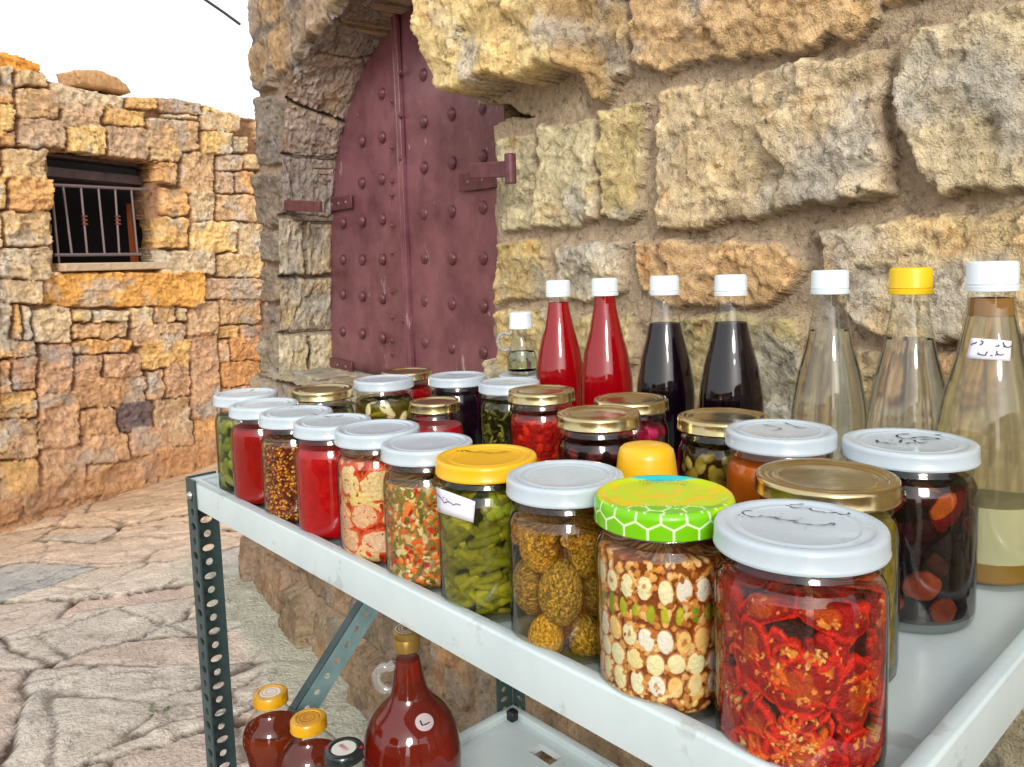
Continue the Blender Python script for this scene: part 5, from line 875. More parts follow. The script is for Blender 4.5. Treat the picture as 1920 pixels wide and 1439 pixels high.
for k in range(80):
    s_, z_ = F_.rnd(); r_ = F_.rs.uniform(.009, .017)
    F_.blob(s_, z_, r_, r_*F_.rs.uniform(.45, .9), F_.rs.uniform(0, PI), -F_.rs.uniform(.001, .007), .0045, lin((170, 14, 8)), inner=tom_in if F_.rs.rand() < .75 else (lambda cc, q, x, y, S_, Z_: cc*(1+.4*fbm(S_*60, Z_*60, S_*0, 8, 3))[..., None]), wob=.35, var=.2)
for (s_, z_, a_, b_, an, tp) in ((.020, .098, .022, .012, -.25, 0), (.002, .058, .024, .017, .35, -.0005), (.004, .018, .022, .015, -.1, 0), (-.026, .070, .014, .020, .2, -.001), (.033, .055, .014, .020, .1, -.001), (-.026, .030, .014, .016, .5, -.002), (-.020, .098, .017, .010, .3, -.002)):
    F_.blob(s_, z_, a_, b_, an, tp, .0035, lin((180, 16, 10)), inner=tom_in, wob=.35)
for k in range(75):   # curled rims of slices, seeds held in the middle
    s_, z_ = F_.rnd(); r_ = F_.rs.uniform(.007, .017); a0 = F_.rs.uniform(0, 6.28); asp = F_.rs.uniform(.45, .95); tl = F_.rs.uniform(-.6, .6); L_ = F_.rs.uniform(.3, .95)
    hot = [lin((226, 48, 18)), lin((196, 22, 12)), lin((240, 84, 30)), lin((150, 8, 8))][F_.rs.randint(4)]
    for q_ in range(int(46*L_)):
        a = a0+q_*.137; ux, uy = r_*math.cos(a), r_*asp*math.sin(a); F_.blob(s_+ux*math.cos(tl)-uy*math.sin(tl), z_+ux*math.sin(tl)+uy*math.cos(tl), .0017, .0010+.0005*math.sin(q_*.5+k), a+PI/2, -.0001*(q_ % 5), .0016, hot, var=.18)
    if k % 5 < 2:
        for q_ in range(F_.rs.randint(5, 16)):
            a = F_.rs.uniform(0, 6.28); rr = r_*F_.rs.uniform(.1, .6); F_.blob(s_+rr*math.cos(a), z_+rr*asp*math.sin(a), F_.rs.uniform(.0010, .0020), F_.rs.uniform(.0007, .0012), a, -.0001, .0012, [lin((246, 170, 70)), lin((240, 130, 34)), lin((250, 206, 130))][F_.rs.randint(3)], var=.15)
        if k % 5 == 0:
            for q_ in range(4): a = F_.rs.uniform(0, 6.28); F_.blob(s_+r_*.3*math.cos(a), z_+r_*.25*math.sin(a), r_*.42, .0014, a, -.0002, .0012, lin((238, 112, 26)), wob=.6)
F_.mesh("tomato_slices", rf, wetm, t, ((240, 214, 206), (120, 10, 6)), 1.12)
# 2 layered nuts
HEXG, HEXW, HY = lin((112, 190, 10)), lin((226, 244, 200)), lin((186, 208, 14))
def pattern_lid(name, R, h, parent, colfn, sk=.0165):
    prof = [(k/26*.94*R, h-.0018 if k < 22 else h-.0018+.0018*(k-22)/4) for k in range(27)]+[(.975*R, h-.0012), (.995*R, h-.0035)]
    prof += [(R*(1+.004*math.sin(k/26*PI)), h-.0045-(sk-.0055)*k/26) for k in range(27)]+[(1.01*R, h-sk), (.97*R, h-sk), (.95*R, h-.006), (0, h-.006)]
    n = 420; th = np.arange(n)/n*2*PI; pr = np.array(prof); m = len(pr)
    V = np.stack([pr[None, :, 0]*np.cos(th)[:, None], pr[None, :, 0]*np.sin(th)[:, None], np.ones((n, 1))*pr[None, :, 1]], -1)
    idx = np.arange(n*m).reshape(n, m); nx = np.roll(idx, -1, 0); q = np.stack([idx[:, :-1], nx[:, :-1], nx[:, 1:], idx[:, 1:]], -1).reshape(-1, 4)
    C_ = colfn(V[..., 0], V[..., 1], V[..., 2], np.ones((n, 1))*np.arange(m)[None, :])
    return mesh_np(name, V, q.astype(np.int32), vcol_mat(name+"_print", rough=.28, mott=(60, .03), bump=(), coat=.2), parent, C_)
def hexline(u, v, s, w):
    # distance to the nearest hexagon border
    a = np.array([1.0, math.sqrt(3)]); 
    def cell(u, v): 
        ux = u-np.floor(u/(s*1.0)+.5)*s; vy = v-np.floor(v/(s*math.sqrt(3))+.5)*s*math.sqrt(3); return ux, vy
    p1 = cell(u, v); p2 = cell(u-s/2, v-s*math.sqrt(3)/2)
    m = (p1[0]**2+p1[1]**2) < (p2[0]**2+p2[1]**2); x = np.abs(np.where(m, p1[0], p2[0])); y = np.abs(np.where(m, p1[1], p2[1]))
    d = s/2-np.maximum(x, x*.5+y*math.sqrt(3)/2); return 1-sstep(w*.6, w*1.3, d)
t, R, h, rf, tc, ld = jar(.740, .046, .090, .133, None, "jar of layered almonds and green pistachios in syrup under a green and yellow honeycomb-pattern lid")
tc2 = tc
def nutlid(x, y, z, k):
    th = np.arctan2(y, x)-tc2; th = (th+PI) % (2*PI)-PI; Rl = .045; s_ = th*Rl; rr = np.hypot(x, y)/Rl
    xr_ = x*math.cos(tc2)+y*math.sin(tc2); yr_ = -x*math.sin(tc2)+y*math.cos(tc2)      # xr_ towards the camera
    G = np.array(HEXG); W_ = np.array(HEXW); Yl = np.array(HY); Cy = np.array(lin((30, 188, 190))); Or = np.array(lin((236, 180, 20)))
    C_ = np.ones(x.shape+(3,))*Yl
    n = fbm(x*160, y*160, x*0, 5, 3)
    top = (k < 27)
    a = sstep(-.35, .35, -xr_/Rl+.2*n)[..., None]; C_ = C_*(1-a*.0)
    o = (sstep(.0, .3, n)*sstep(.62, .45, np.abs(xr_/Rl-.05)))[..., None]*.7; C_ = C_*(1-o)+Or*o
    cy = (sstep(-.62, -.74, xr_/Rl+.25*np.abs(yr_/Rl)-.08*n))[..., None]; C_ = C_*(1-cy)+Cy*cy
    gb = sstep(.44, .54, xr_/Rl+.12*yr_/Rl)[..., None]; gt = G*(1-hexline(x+.3, y, .013, .0006)[..., None])+W_*hexline(x+.3, y, .013, .0006)[..., None]; C_ = C_*(1-gb)+gt*gb
    hx = hexline(s_+.002, z*1.15-.003, .0155, .00065)[..., None]; side = G*(1-hx)+W_*hx; fade = sstep(.028, .040, s_)[..., None]; side = side*(1-fade)+Yl*fade
    return np.where(top[..., None], C_, side)
ld = pattern_lid("lid", .045, .133, t, nutlid)
# small lettering that runs across the lid
b = MB(); r0 = random.Random(4)
def arcbits(radius, a0, a1, n, hgt, mat, zz):
    S_ = []
    for k in range(n):
        a = tc2+a0+(a1-a0)*k/(n-1)
        for q_ in range(2):
            u0, v0 = r0.uniform(-.3, .3), r0.uniform(-.5, .5); u1, v1 = r0.uniform(-.3, .3), r0.uniform(-.5, .5); st = []
            for (u, v) in ((u0, v0), (u1, v1), (u0*.5, v1)):
                aa = a+u*(a1-a0)/n; rr = radius+v*hgt; st.append((rr*math.cos(aa), rr*math.sin(aa)))
            S_.append(st)
    ribbons("lettering", S_, zz+.0004, .00045, mat, ld)
redink = principled("red_print", lin((200, 60, 70)), .5); whiteink = principled("white_print", lin((235, 238, 235)), .5)
arcbits(.026, PI-.55, PI+.55, 13, .0022, M['ink'], h-.0012); arcbits(.033, PI-.5, PI+.5, 15, .0022, redink, h-.0012); arcbits(.026, -.55, .35, 10, .0022, whiteink, h-.0012)
F_ = Fill(R, .003, h-.031, tc, lin((120, 62, 22)), .006, 5, .0006)
for k in range(1500):
    s_, z_ = F_.rnd(); tone = F_.rs.rand(); col = [lin((206, 158, 96)), lin((190, 130, 66)), lin((222, 184, 128)), lin((160, 92, 40))][int(tone*4) % 4]
    F_.blob(s_, z_, F_.rs.uniform(.0018, .0036), F_.rs.uniform(.0012, .0024), F_.rs.uniform(0, PI), -F_.rs.uniform(0, .003), .0018, col, var=.2)
def almond(cc, q, x, y, S_, Z_):
    n = fbm(S_*200, Z_*200, S_*0, 9, 3); c = cc*(1+.10*n)[..., None]; e = sstep(.72, .95, q)[..., None]
    return c*(1-e)+np.array(lin((176, 110, 56)))*e
def almond_h(cc, q, x, y, S_, Z_):
    c = almond(cc, q, x, y, S_, Z_); m = sstep(.12, .03, q+.15*fbm(S_*400, Z_*400, S_*0, 4, 2))[..., None]; return c*(1-m*.8)+np.array(lin((150, 88, 36)))*m*.8
AL = [lin((244, 228, 198)), lin((240, 220, 182)), lin((248, 238, 224)), lin((240, 186, 120)), lin((236, 206, 158))]
for row, (zc, a_, b_, hole, st_) in enumerate(((.0845, .0078, .0050, 0, .0126), (.0535, .0076, .0050, 0, .0122), (.0385, .0068, .0058, 1, .0134), (.0240, .0074, .0050, 0, .0124))):
    hole = hole and row == 9; n_ = int(2*PI*R/st_)
    for k in range(n_):
        s_ = -PI*R+(k+.5*(row % 2))*2*PI*R/n_+F_.rs.uniform(-.0007, .0007)
        F_.blob(s_, zc+F_.rs.uniform(-.0010, .0010), a_*F_.rs.uniform(.95, 1.12), b_*F_.rs.uniform(.98, 1.18), PI/2+F_.rs.uniform(-.22, .22)*(1.6 if hole else 1), 0, .0022, AL[F_.rs.randint(5)], inner=almond_h if (F_.rs.rand() < (.45 if row == 2 else .12)) else almond, power=2.1, var=.06)
n_ = int(2*PI*R/.0098)
for k in range(n_):
    s_ = -PI*R+k*2*PI*R/n_+F_.rs.uniform(-.001, .001)
    F_.blob(s_, .0690+F_.rs.uniform(-.0012, .0012), F_.rs.uniform(.0056, .0068), F_.rs.uniform(.0024, .0038), PI/2+F_.rs.uniform(-.15, .15), -.0004, .0024, [lin((150, 160, 30)), lin((176, 176, 40)), lin((118, 140, 34))][F_.rs.randint(3)], var=.12, inner=lambda cc, q, x, y, S_, Z_: cc*(1+.2*fbm(S_*250, Z_*250, S_*0, 4, 3))[..., None])
F_.mesh("nut_layers", rf, foodm, t, ((248, 236, 214), (130, 84, 36)))
# 3 stuffed aubergines in oil
t, R, h, rf, tc, ld = jar(.648, .049, .087, .128, M['lidwhite'], "jar of herb-crusted stuffed aubergines in golden oil under a plain white lid without writing")
F_ = Fill(R, .003, h-.034, tc, lin((112, 70, 14)), .024, 7, .0006, flat=.8)
def crust(cc, q, x, y, S_, Z_):
    n = fbm(S_*760, Z_*760, S_*0, 9, 2); n2 = fbm(S_*70, Z_*70, S_*0, 10, 3); g = sstep(.05, .5, n)[..., None]; d_ = sstep(-.05, -.5, n)[..., None]
    c = cc*(1+.25*n2)[..., None]; c = c*(1-.75*g)+np.array(lin((222, 178, 92)))*.75*g; return c*(1-.6*d_)+np.array(lin((70, 52, 16)))*.6*d_
OLV, GLD = lin((152, 126, 46)), lin((196, 152, 30))
for (s_, z_, r_, c_) in ((-.008, .048, .0260, OLV), (.024, .082, .0240, OLV), (-.034, .082, .0225, GLD), (.042, .046, .021, OLV), (-.026, .012, .020, GLD), (.020, .010, .021, OLV), (-.062, .045, .022, OLV), (.066, .083, .022, OLV), (.062, .02, .02, GLD), (.09, .05, .022, OLV), (-.09, .08, .02, OLV), (-.092, .03, .02, OLV), (.118, .08, .02, OLV), (.12, .02, .02, GLD)):
    F_.blob(s_, z_, r_, r_*.95, F_.rs.uniform(0, 3), -.0003, r_*.85, c_, inner=crust)
for k in range(260):
    s_ = F_.rs.uniform(-PI*R, PI*R); z_ = h-.034-abs(F_.rs.normal(0, .006)); F_.blob(s_, z_, .0035, .0022, F_.rs.uniform(0, 3), -F_.rs.uniform(0, .003), .002, lin((170, 124, 36)), inner=crust)
F_.mesh("stuffed_aubergines", rf, crustm, t, ((244, 224, 170), (120, 78, 16)))
# 4 small cucumbers
t, R, h, rf, tc, ld = jar(.557, .050, .084, .127, M['lidyellow'], "small green pickled cucumbers under a yellow lid, white paper label on the glass", ink='cuc', inkw=.0007)
F_ = Fill(R, .003, h-.024, tc, lin((36, 42, 14)), .009, 9, .0006, flat=.8)
def cuc(cc, q, x, y, S_, Z_):
    n = fbm(S_*60, Z_*60, S_*0, 9, 3); w_b = fbm(S_*420, Z_*420, S_*0, 12, 2); e = sstep(.45, 1.0, q)[..., None]; c = cc*(1+.22*n+.12*w_b)[..., None]; return c*(1-.35*e)  # edges darkened in colour to replace shade lost in the flattened relief
for k in range(330):
    s_, z_ = F_.rnd(); d_ = F_.rs.rand(); F_.blob(s_, z_, F_.rs.uniform(.010, .017), F_.rs.uniform(.0036, .0047), (.45 if F_.rs.rand() < .7 else -.3)+F_.rs.uniform(-.22, .22), -.0075*(1-k/330)-.0006*d_, .0060, [lin((134, 130, 30)), lin((112, 114, 26)), lin((148, 144, 44)), lin((112, 110, 36))][F_.rs.randint(4)], cap=True, inner=cuc)
for k in range(14): F_.blob(F_.rs.uniform(-PI*R, PI*R), h-.036+F_.rs.uniform(-.006, .008), .0058, .0056, 0, 0, .005, lin((150, 160, 50)), inner=cuc)
F_.mesh("pickled_cucumbers", rf, foodm, t, ((232, 230, 190), (54, 60, 20)), 1.15)
def to_local(P, lx, ly): return [tuple(q) for q in P]
def patch(name, grid, nu, nv, mat, parent, off=.0004):
    V = [];
    for q in grid:
        r = Vector((q[0], q[1], 0)).normalized(); V.append((q[0]+r.x*off, q[1]+r.y*off, q[2]))
    F = [(j*(nu+1)+i, j*(nu+1)+i+1, (j+1)*(nu+1)+i+1, (j+1)*(nu+1)+i) for j in range(nv) for i in range(nu)]
    b = MB(); b.add(V, F); o = b.build(name, mat, parent); m_ = o.modifiers.new("s", 'SOLIDIFY'); m_.thickness = .00015; return o
lb = patch("paper_label", LABELC, 8, 4, M['paper'], t, .0006); surf_ribbon("handwriting", LABELC_INK, .00036, M['ink'], lb, .0012)
# 5 mixed vegetables
t, R, h, rf, tc, ld = jar(.474, .050, .083, .126, M['lidwhite'], "chopped orange and green vegetables, white lid, between turnip jar and cucumber jar")
F_ = Fill(R, .003, h-.032, tc, lin((140, 112, 66)), .006, 11, .0006)
VC = [lin((222, 120, 50)), lin((214, 100, 40)), lin((130, 122, 52)), lin((104, 110, 46)), lin((190, 170, 120)), lin((206, 190, 150)), lin((176, 40, 30)), lin((150, 128, 66)), lin((226, 150, 90))]
for k in range(2600):
    s_, z_ = F_.rnd(); cl = VC[int((fbm(np.array(s_*60), np.array(z_*60), np.array(0.), 5, 2)*.5+.5+F_.rs.uniform(-.35, .35))*9) % 9]
    F_.blob(s_, z_, F_.rs.uniform(.0014, .0046), F_.rs.uniform(.0009, .0026), F_.rs.uniform(0, PI), -F_.rs.uniform(0, .004), .0022, cl, power=F_.rs.choice([1.2, 2, 4]), wob=.7, var=.3)
for k in range(90):
    s_, z_ = F_.rnd(); F_.blob(s_, z_, F_.rs.uniform(.004, .0085), F_.rs.uniform(.002, .005), F_.rs.uniform(0, PI), -F_.rs.uniform(0, .001), .002, [lin((226, 124, 60)), lin((214, 96, 40)), lin((124, 118, 56)), lin((112, 104, 50)), lin((196, 176, 128))][F_.rs.randint(5)], power=1.6, wob=.8, var=.2)
F_.mesh("chopped_vegetables", rf, foodm, t)
# 6 turnips in chilli
t, R, h, rf, tc, ld = jar(.392, .050, .083, .128, M['lidwhite'], "pale turnip slices in red chilli oil, white lid, next to the bright red sauce", ink='turnip')
F_ = Fill(R, .003, h-.027, tc, lin((168, 44, 14)), .007, 13, .0006)
def turn(cc, q, x, y, S_, Z_):
    n = fbm(S_*70, Z_*70, S_*0, 9, 3); n3 = fbm(S_*300, Z_*300, S_*0, 19, 2); e = sstep(.75, 1, q+.2*n)[..., None]; c = cc*(1+.06*n3)[..., None]; c = c*(1-.45*e)+np.array(lin((220, 140, 70)))*.45*e
    sp = sstep(.48, .58, n3)[..., None]; return c*(1-sp)+np.array(lin((180, 46, 20)))*sp
for k in range(500):
    s_, z_ = F_.rnd(); F_.blob(s_, z_, F_.rs.uniform(.002, .005), F_.rs.uniform(.001, .003), F_.rs.uniform(0, PI), -F_.rs.uniform(.001, .005), .002, [lin((196, 60, 20)), lin((220, 110, 40)), lin((150, 26, 12))][F_.rs.randint(3)], wob=.3)
for k in range(46):
    s_, z_ = F_.rnd(); F_.blob(s_, z_, F_.rs.uniform(.012, .022), F_.rs.uniform(.007, .013), F_.rs.uniform(-.5, .5), -F_.rs.uniform(0, .004), .003, [lin((232, 192, 140)), lin((228, 178, 150)), lin((236, 200, 130))][F_.rs.randint(3)], power=2.6, inner=turn, wob=.25)
redline = lin((206, 84, 34))
for (s_, z_, a_, b_, an, cc_) in ((.002, .080, .022, .016, .1, (236, 204, 156)), (-.018, .052, .015, .013, .5, (232, 190, 156)), (.016, .050, .016, .012, -.2, (238, 206, 160)), (.002, .026, .024, .012, .05, (236, 196, 168)), (-.034, .084, .014, .016, .3, (232, 200, 150)), (.038, .084, .016, .015, 0, (234, 200, 158)), (.044, .030, .018, .013, .2, (236, 200, 160)), (-.040, .026, .018, .012, -.2, (230, 186, 150))):
    F_.blob(s_, z_, a_+.0012, b_+.0012, an, -.0002, .002, redline, power=2.6, wob=.2); F_.blob(s_, z_, a_, b_, an, .0001, .0022, lin(cc_), power=2.6, inner=turn, wob=.2)
for k in range(60):
    s_, z_ = F_.rnd()
    if z_ > h-.038 or z_ < .02: F_.blob(s_, z_, .005, .003, F_.rs.uniform(0, PI), 0, .002, lin((206, 50, 20)), wob=.3)
F_.mesh("turnip_slices", rf, wetm, t, ((246, 226, 206), (150, 40, 16)))
# 7, 9 smooth red pastes
redpaste = principled("red_pepper_paste", lin((158, 1, 9)), .5, spec=.04, noise=(75, lin((190, 20, 16)), .45, .72), bump=(120, .0008))
redsauce = principled("dark_red_sauce", lin((140, 6, 6)), .5, spec=.04, noise=(50, lin((150, 22, 12)), .4, .7), bump=(120, .0004))
t, R, h, rf, tc, ld = jar(.306, .049, .082, .124, M['lidwhite'], "jar of smooth bright red sauce with a line of black writing on its white lid", ink='ketchup')
smooth_fill(t, R, h, rf, h-.026, redpaste, "red_sauce")
t, R, h, rf, tc, ld = jar(.221, .050, .082, .123, M['lidwhite'], "jar packed with brown and gold mustard-like grains, white lid, between two red jars", ink='mustard')
F_ = Fill(R, .003, h-.032, tc, lin((70, 30, 14)), .004, 15, .0006)
GC = [lin((190, 120, 34)), lin((160, 84, 26)), lin((110, 44, 26)), lin((214, 160, 60)), lin((90, 34, 34))]
for k in range(4200):
    s_, z_ = F_.rnd(); r_ = F_.rs.uniform(.0010, .0017); F_.blob(s_, z_, r_, r_*.9, 0, -F_.rs.uniform(0, .0022), .0012, GC[F_.rs.randint(5)], var=.2)
F_.mesh("mustard_grains", rf, foodm, t)
t, R, h, rf, tc, ld = jar(.137, .050, .082, .123, M['lidwhite'], "smooth darker red sauce jar, white lid, second from the far corner of the tray", ink='red')
smooth_fill(t, R, h, rf, h-.027, redsauce, "red_sauce")
# 10 green pickles at the corner
def greenfill(t, R, h, rf, tc, seed, cols, a, b_, n, base, zt=.030, name="green_pickles", relief=.008, cap=True, rng=1.5):
    F = Fill(R, .003, h-zt, tc, base, relief, seed, .0008, flat=.7)
    for k in range(n):
        s_, z_ = F.rnd(); F.blob(s_, z_, F.rs.uniform(a*.6, a), F.rs.uniform(b_*.7, b_), F.rs.uniform(-rng, rng), -F.rs.uniform(0, relief*.6), b_, cols[F.rs.randint(len(cols))], cap=cap and a > b_, inner=cuc, wob=.1, var=.2)
    F.mesh(name, rf, foodm, t, ((225, 225, 205), tuple(int(255*min(1, v*2)**.45) for v in base)))
t, R, h, rf, tc, ld = jar(.057, .062, .081, .126, M['lidwhite'], "jar of olive green pickles standing in the far left corner of the tray, white lid", ink='pick')
greenfill(t, R, h, rf, tc, 17, [lin((110, 116, 40)), lin((90, 100, 30)), lin((140, 140, 70))], .02, .008, 80, lin((50, 56, 20)))
# second rows
t, R, h, rf, tc, ld = jar(.100, .150, .082, .1245, M['gold'], "gold lid jar of green and orange pickles, behind the far left jars")
greenfill(t, R, h, rf, tc, 19, [lin((150, 146, 90)), lin((214, 110, 40)), lin((120, 120, 60))], .010, .007, 150, lin((70, 66, 34)), name="mixed_pickles")
t, R, h, rf, tc, ld = jar(.118, .235, .083, .129, M['lidwhite'], "jar of garlic cloves and green chillies, plain white lid, behind the first row")
F_ = Fill(R, .003, h-.030, tc, lin((84, 76, 24)), .008, 23, .0008)
for k in range(160):
    s_, z_ = F_.rnd(); g = F_.rs.rand() < .35
    F_.blob(s_, z_, F_.rs.uniform(.007, .013), F_.rs.uniform(.004, .007) if g else .0028, F_.rs.uniform(-1.5, 1.5), -F_.rs.uniform(0, .004), .005, lin((232, 214, 176)) if g else [lin((126, 116, 30)), lin((150, 120, 40)), lin((96, 100, 30))][F_.rs.randint(3)], inner=cuc)
F_.mesh("garlic_and_chillies", rf, foodm, t)
t, R, h, rf, tc, ld = jar(.036, .330, .078, .122, M['gold'], "red jar with a dull gold lid in the back left corner of the tray")
smooth_fill(t, R, h, rf, h-.027, redpaste, "red_sauce")
darkm = principled("black_purple_preserve", (.006, .002, .006), .4, spec=.04, noise=(60, (.03, .003, .012), .5, .75), bump=(90, .0015))
t, R, h, rf, tc, ld = jar(.151, .340, .085, .124, M['lidwhite'], "jar of almost black preserve with a white lid, between the red jars at the back", ink='darkw')
smooth_fill(t, R, h, rf, h-.022, darkm, "black_preserve")
t, R, h, rf, tc, ld = jar(.273, .332, .082, .127, M['lidwhite'], "dark green leaves and a pale slice, white lid, in front of the small clear jug")
F_ = Fill(R, .003, h-.026, tc, lin((24, 28, 12)), .006, 25, .0008)
for k in range(520):
    s_, z_ = F_.rnd(); F_.blob(s_, z_, F_.rs.uniform(.003, .009), F_.rs.uniform(.0012, .002), F_.rs.uniform(-1.5, 1.5), -F_.rs.uniform(0, .004), .002, [lin((96, 100, 40)), lin((60, 66, 24)), lin((130, 126, 60)), lin((40, 44, 18))][F_.rs.randint(4)])
F_.blob(.008, .040, .014, .013, 0, 0, .004, lin((140, 136, 84)), inner=cuc); F_.mesh("leaves", rf, foodm, t)
t, R, h, rf, tc, ld = jar(.284, .200, .060, .121, M['gold'], "smallest red jar with a narrow gold lid, behind the turnip jar", Rk=1.12)
smooth_fill(t, R, h, rf, h-.030, principled("pink_red_preserve", lin((176, 8, 24)), .35), "red_preserve")
t, R, h, rf, tc, ld = jar(.396, .272, .078, .136, M['gold'], "jar of bright red jam with a gold lid, in front of the two red bottles")
F_ = Fill(R, .003, h-.030, tc, lin((150, 10, 6)), .004, 27, .0008)
for k in range(150):
    s_, z_ = F_.rnd(); F_.blob(s_, z_, F_.rs.uniform(.004, .009), F_.rs.uniform(.003, .006), F_.rs.uniform(0, 3), -F_.rs.uniform(0, .003), .003, [lin((200, 20, 10)), lin((214, 44, 12)), lin((168, 8, 8))][F_.rs.randint(3)], wob=.3)
F_.mesh("red_jam", rf, wetm, t)
t, R, h, rf, tc, ld = jar(.548, .200, .080, .139, M['gold'], "gold lid jar of dark red-brown olives, behind the cucumber jar")
greenfill(t, R, h, rf, tc, 29, [lin((78, 16, 24)), lin((50, 10, 18)), lin((104, 30, 36))], .009, .0085, 150, lin((12, 2, 6)), name="dark_olives", cap=False)
t, R, h, rf, tc, ld = jar(.488, .322, .083, .129, M['gold'], "gold lid jar of vivid pink pickled turnip, in front of a dark bottle")
greenfill(t, R, h, rf, tc, 31, [lin((206, 10, 90)), lin((180, 4, 70)), lin((226, 30, 110))], .012, .008, 110, lin((130, 0, 46)), name="pink_turnip", cap=False)
t, R, h, rf, tc, ld = jar(.639, .272, .084, .136, M['gold'], "gold lid jar of whole green-brown olives, below the darkest bottle pair")
greenfill(t, R, h, rf, tc, 33, [lin((166, 144, 56)), lin((146, 126, 44)), lin((178, 156, 76)), lin((132, 108, 44))], .0100, .0085, 190, lin((56, 34, 10)), name="green_olives", cap=False)
t, R, h, rf, tc, ld = jar(.719, .232, .088, .141, M['lidwhite'], "orange jam jar with faint writing on its white lid, before the clear bottles", ink='orange', inkw=.0006)
orangem = principled("orange_jam", lin((204, 92, 8)), .3, noise=(22, lin((216, 120, 14)), .4, .7), bump=(60, .001), sss=.3)
smooth_fill(t, R, h, rf, h-.026, orangem, "orange_jam")
t, R, h, rf, tc, ld = jar(.798, .150, .093, .134, M['gold'], "jar of dull green puree with the largest gold lid, behind the tomato jar")
F_ = Fill(R, .003, h-.026, tc, lin((120, 108, 10)), .004, 35, .0008)
for k in range(500):
    s_, z_ = F_.rnd(); F_.blob(s_, z_, F_.rs.uniform(.003, .009), F_.rs.uniform(.002, .005), F_.rs.uniform(-1.5, 1.5), -F_.rs.uniform(0, .003), .002, [lin((130, 118, 14)), lin((146, 132, 30)), lin((108, 98, 10))][F_.rs.randint(3)], wob=.3)
F_.mesh("green_puree", rf, foodm, t)
t, R, h, rf, tc, ld = jar(.805, .272, .097, .137, M['lidwhite'], "squat jar of black dried fruit, white lid with handwriting, before the labelled bottle", ink='dark', inkw=.0009)
F_ = Fill(R, .009, h-.030, tc, lin((10, 3, 6)), .012, 37, .0006)
def drk(cc, q, x, y, S_, Z_):
    n = fbm(S_*110, Z_*110, S_*0, 9, 3); return cc*(1+.6*n)[..., None]
for k in range(80):
    s_, z_ = F_.rnd(); up_ = z_ > .07; F_.blob(s_, z_, F_.rs.uniform(.008, .016), F_.rs.uniform(.006, .011), F_.rs.uniform(0, PI), -F_.rs.uniform(.001, .008), .006, [lin((96, 14, 16)), lin((40, 10, 14)), lin((60, 18, 12))][F_.rs.randint(3)] if up_ else [lin((60, 26, 20)), lin((24, 8, 12)), lin((16, 6, 12))][F_.rs.randint(3)], inner=drk, wob=.3)
for (s_, z_, r_) in ((.012, .038, .014), (-.016, .022, .015), (.03, .018, .012)): F_.blob(s_, z_, r_, r_*.8, .2, -.0005, .005, lin((122, 58, 34)), inner=drk, wob=.2)
F_.blob(.028, .098, .014, .007, .7, -.001, .004, lin((180, 92, 30)), inner=drk, wob=.3)
F_.mesh("dried_fruit", rf, foodm, t, ((220, 196, 190), (20, 8, 10)), .95)
# hidden low jar that carries the small jug
t, R, h, rf, tc, ld = jar(.118, .500, .078, .1035, M['lidwhite'], "low white lid jar at the back that the small clear jug stands on")
smooth_fill(t, R, h, rf, h-.03, redsauce, "red_sauce")
# ---- bottles
GB = "tall bottles along the back of the upper tray"
BP = [(.0, .004), (.030, .0035), (.036, .0), (.0385, .006), (.0385, .10), (.0378, .118), (.036, .131), (.032, .156), (.0235, .19), (.0172, .223), (.0157, .244), (.0155, .262)]
def bottle(lx, ly, h, label, liq, level, capm, sc_=1.0, name="juice_bottle", cat="bottle", gm=None, group=GB, capR=.0187, lean=(0, 0)):
    e = Vector((TRAY_EX[0], TRAY_EX[1], 0)); f_ = Vector((TRAY_EY[0], TRAY_EY[1], 0)); p = Vector((TO.x, TO.y, 0))+e*lx+f_*ly
    t = empty(name, (p.x, p.y, ZF+.0002), label, cat, group, rz=ANG); t.rotation_euler = (lean[0], lean[1], ANG)
    k = h/.268; pr = [(r*sc_, z*k) for r, z in BP]; 
    b = MB(); b.lathe([(0, .004)]+pr[1:-1]+[(pr[-1][0], h-.010)], 72); b.build("glass", gm or M['bottleglass'], t, sharp=60)
    zz = [q[1] for q in pr[2:]]; rr = [q[0] for q in pr[2:]]
    ri = lambda z: float(np.interp(z, zz, rr))-.0014
    def layer(z0, z1, mat, nm):
        zs = np.concatenate([[z0], np.linspace(z0+.003, z1-.0004, 90), [z1]]); P_ = [(ri(max(z, .007))*(.94 if z < .0055 else 1), z) for z in zs]
        if z0 < .01 or 'layer' in nm: P_ = [(0, z0)]+P_
        if mat not in (clearliq, clearliq2, yellowliq): P_ = P_+[(0, z1)]
        b = MB(); b.lathe(P_, 180); return b.build(nm, mat, t, sharp=50)
    for (z0, z1, mat, nm) in (liq if isinstance(liq, list) else [(.005, h-level, liq, "liquid")]): layer(z0, z1, mat, nm)
    cr_ = capR*(1 if sc_ == 1 else 1.02); c = MB()
    c.lathe([(0, h), (cr_*.86, h), (cr_*.95, h-.0008), (cr_, h-.003), (cr_*1.01, h-.018), (cr_*1.03, h-.0188), (cr_*.985, h-.0195), (cr_*.985, h-.0202), (cr_*1.04, h-.0208), (cr_*1.04, h-.0248), (cr_*.95, h-.0252), (cr_*.9, h-.02)], 72); cp = c.build("cap", capm, t, sharp=40)
    return t
redjuice = liquid_mat("red_syrup", (.84, .004, .018), mixd=.45)
darkjuice = principled("dark_grape_syrup", (.003, .0006, .003), .4, spec=.03)
clearliq = liquid_mat("pale_vinegar", (.995, .99, .95), ior=1.30, mixd=.05, rough=.16)
clearliq2 = liquid_mat("clear_vinegar", (.998, .998, .99), ior=1.30, mixd=.04, rough=.14)
yellowliq = liquid_mat("straw_vinegar", (.97, .92, .72), ior=1.30, mixd=.12, rough=.16)
palesed = liquid_mat("pale_cloudy_layer", (.90, .86, .52), mixd=.8)
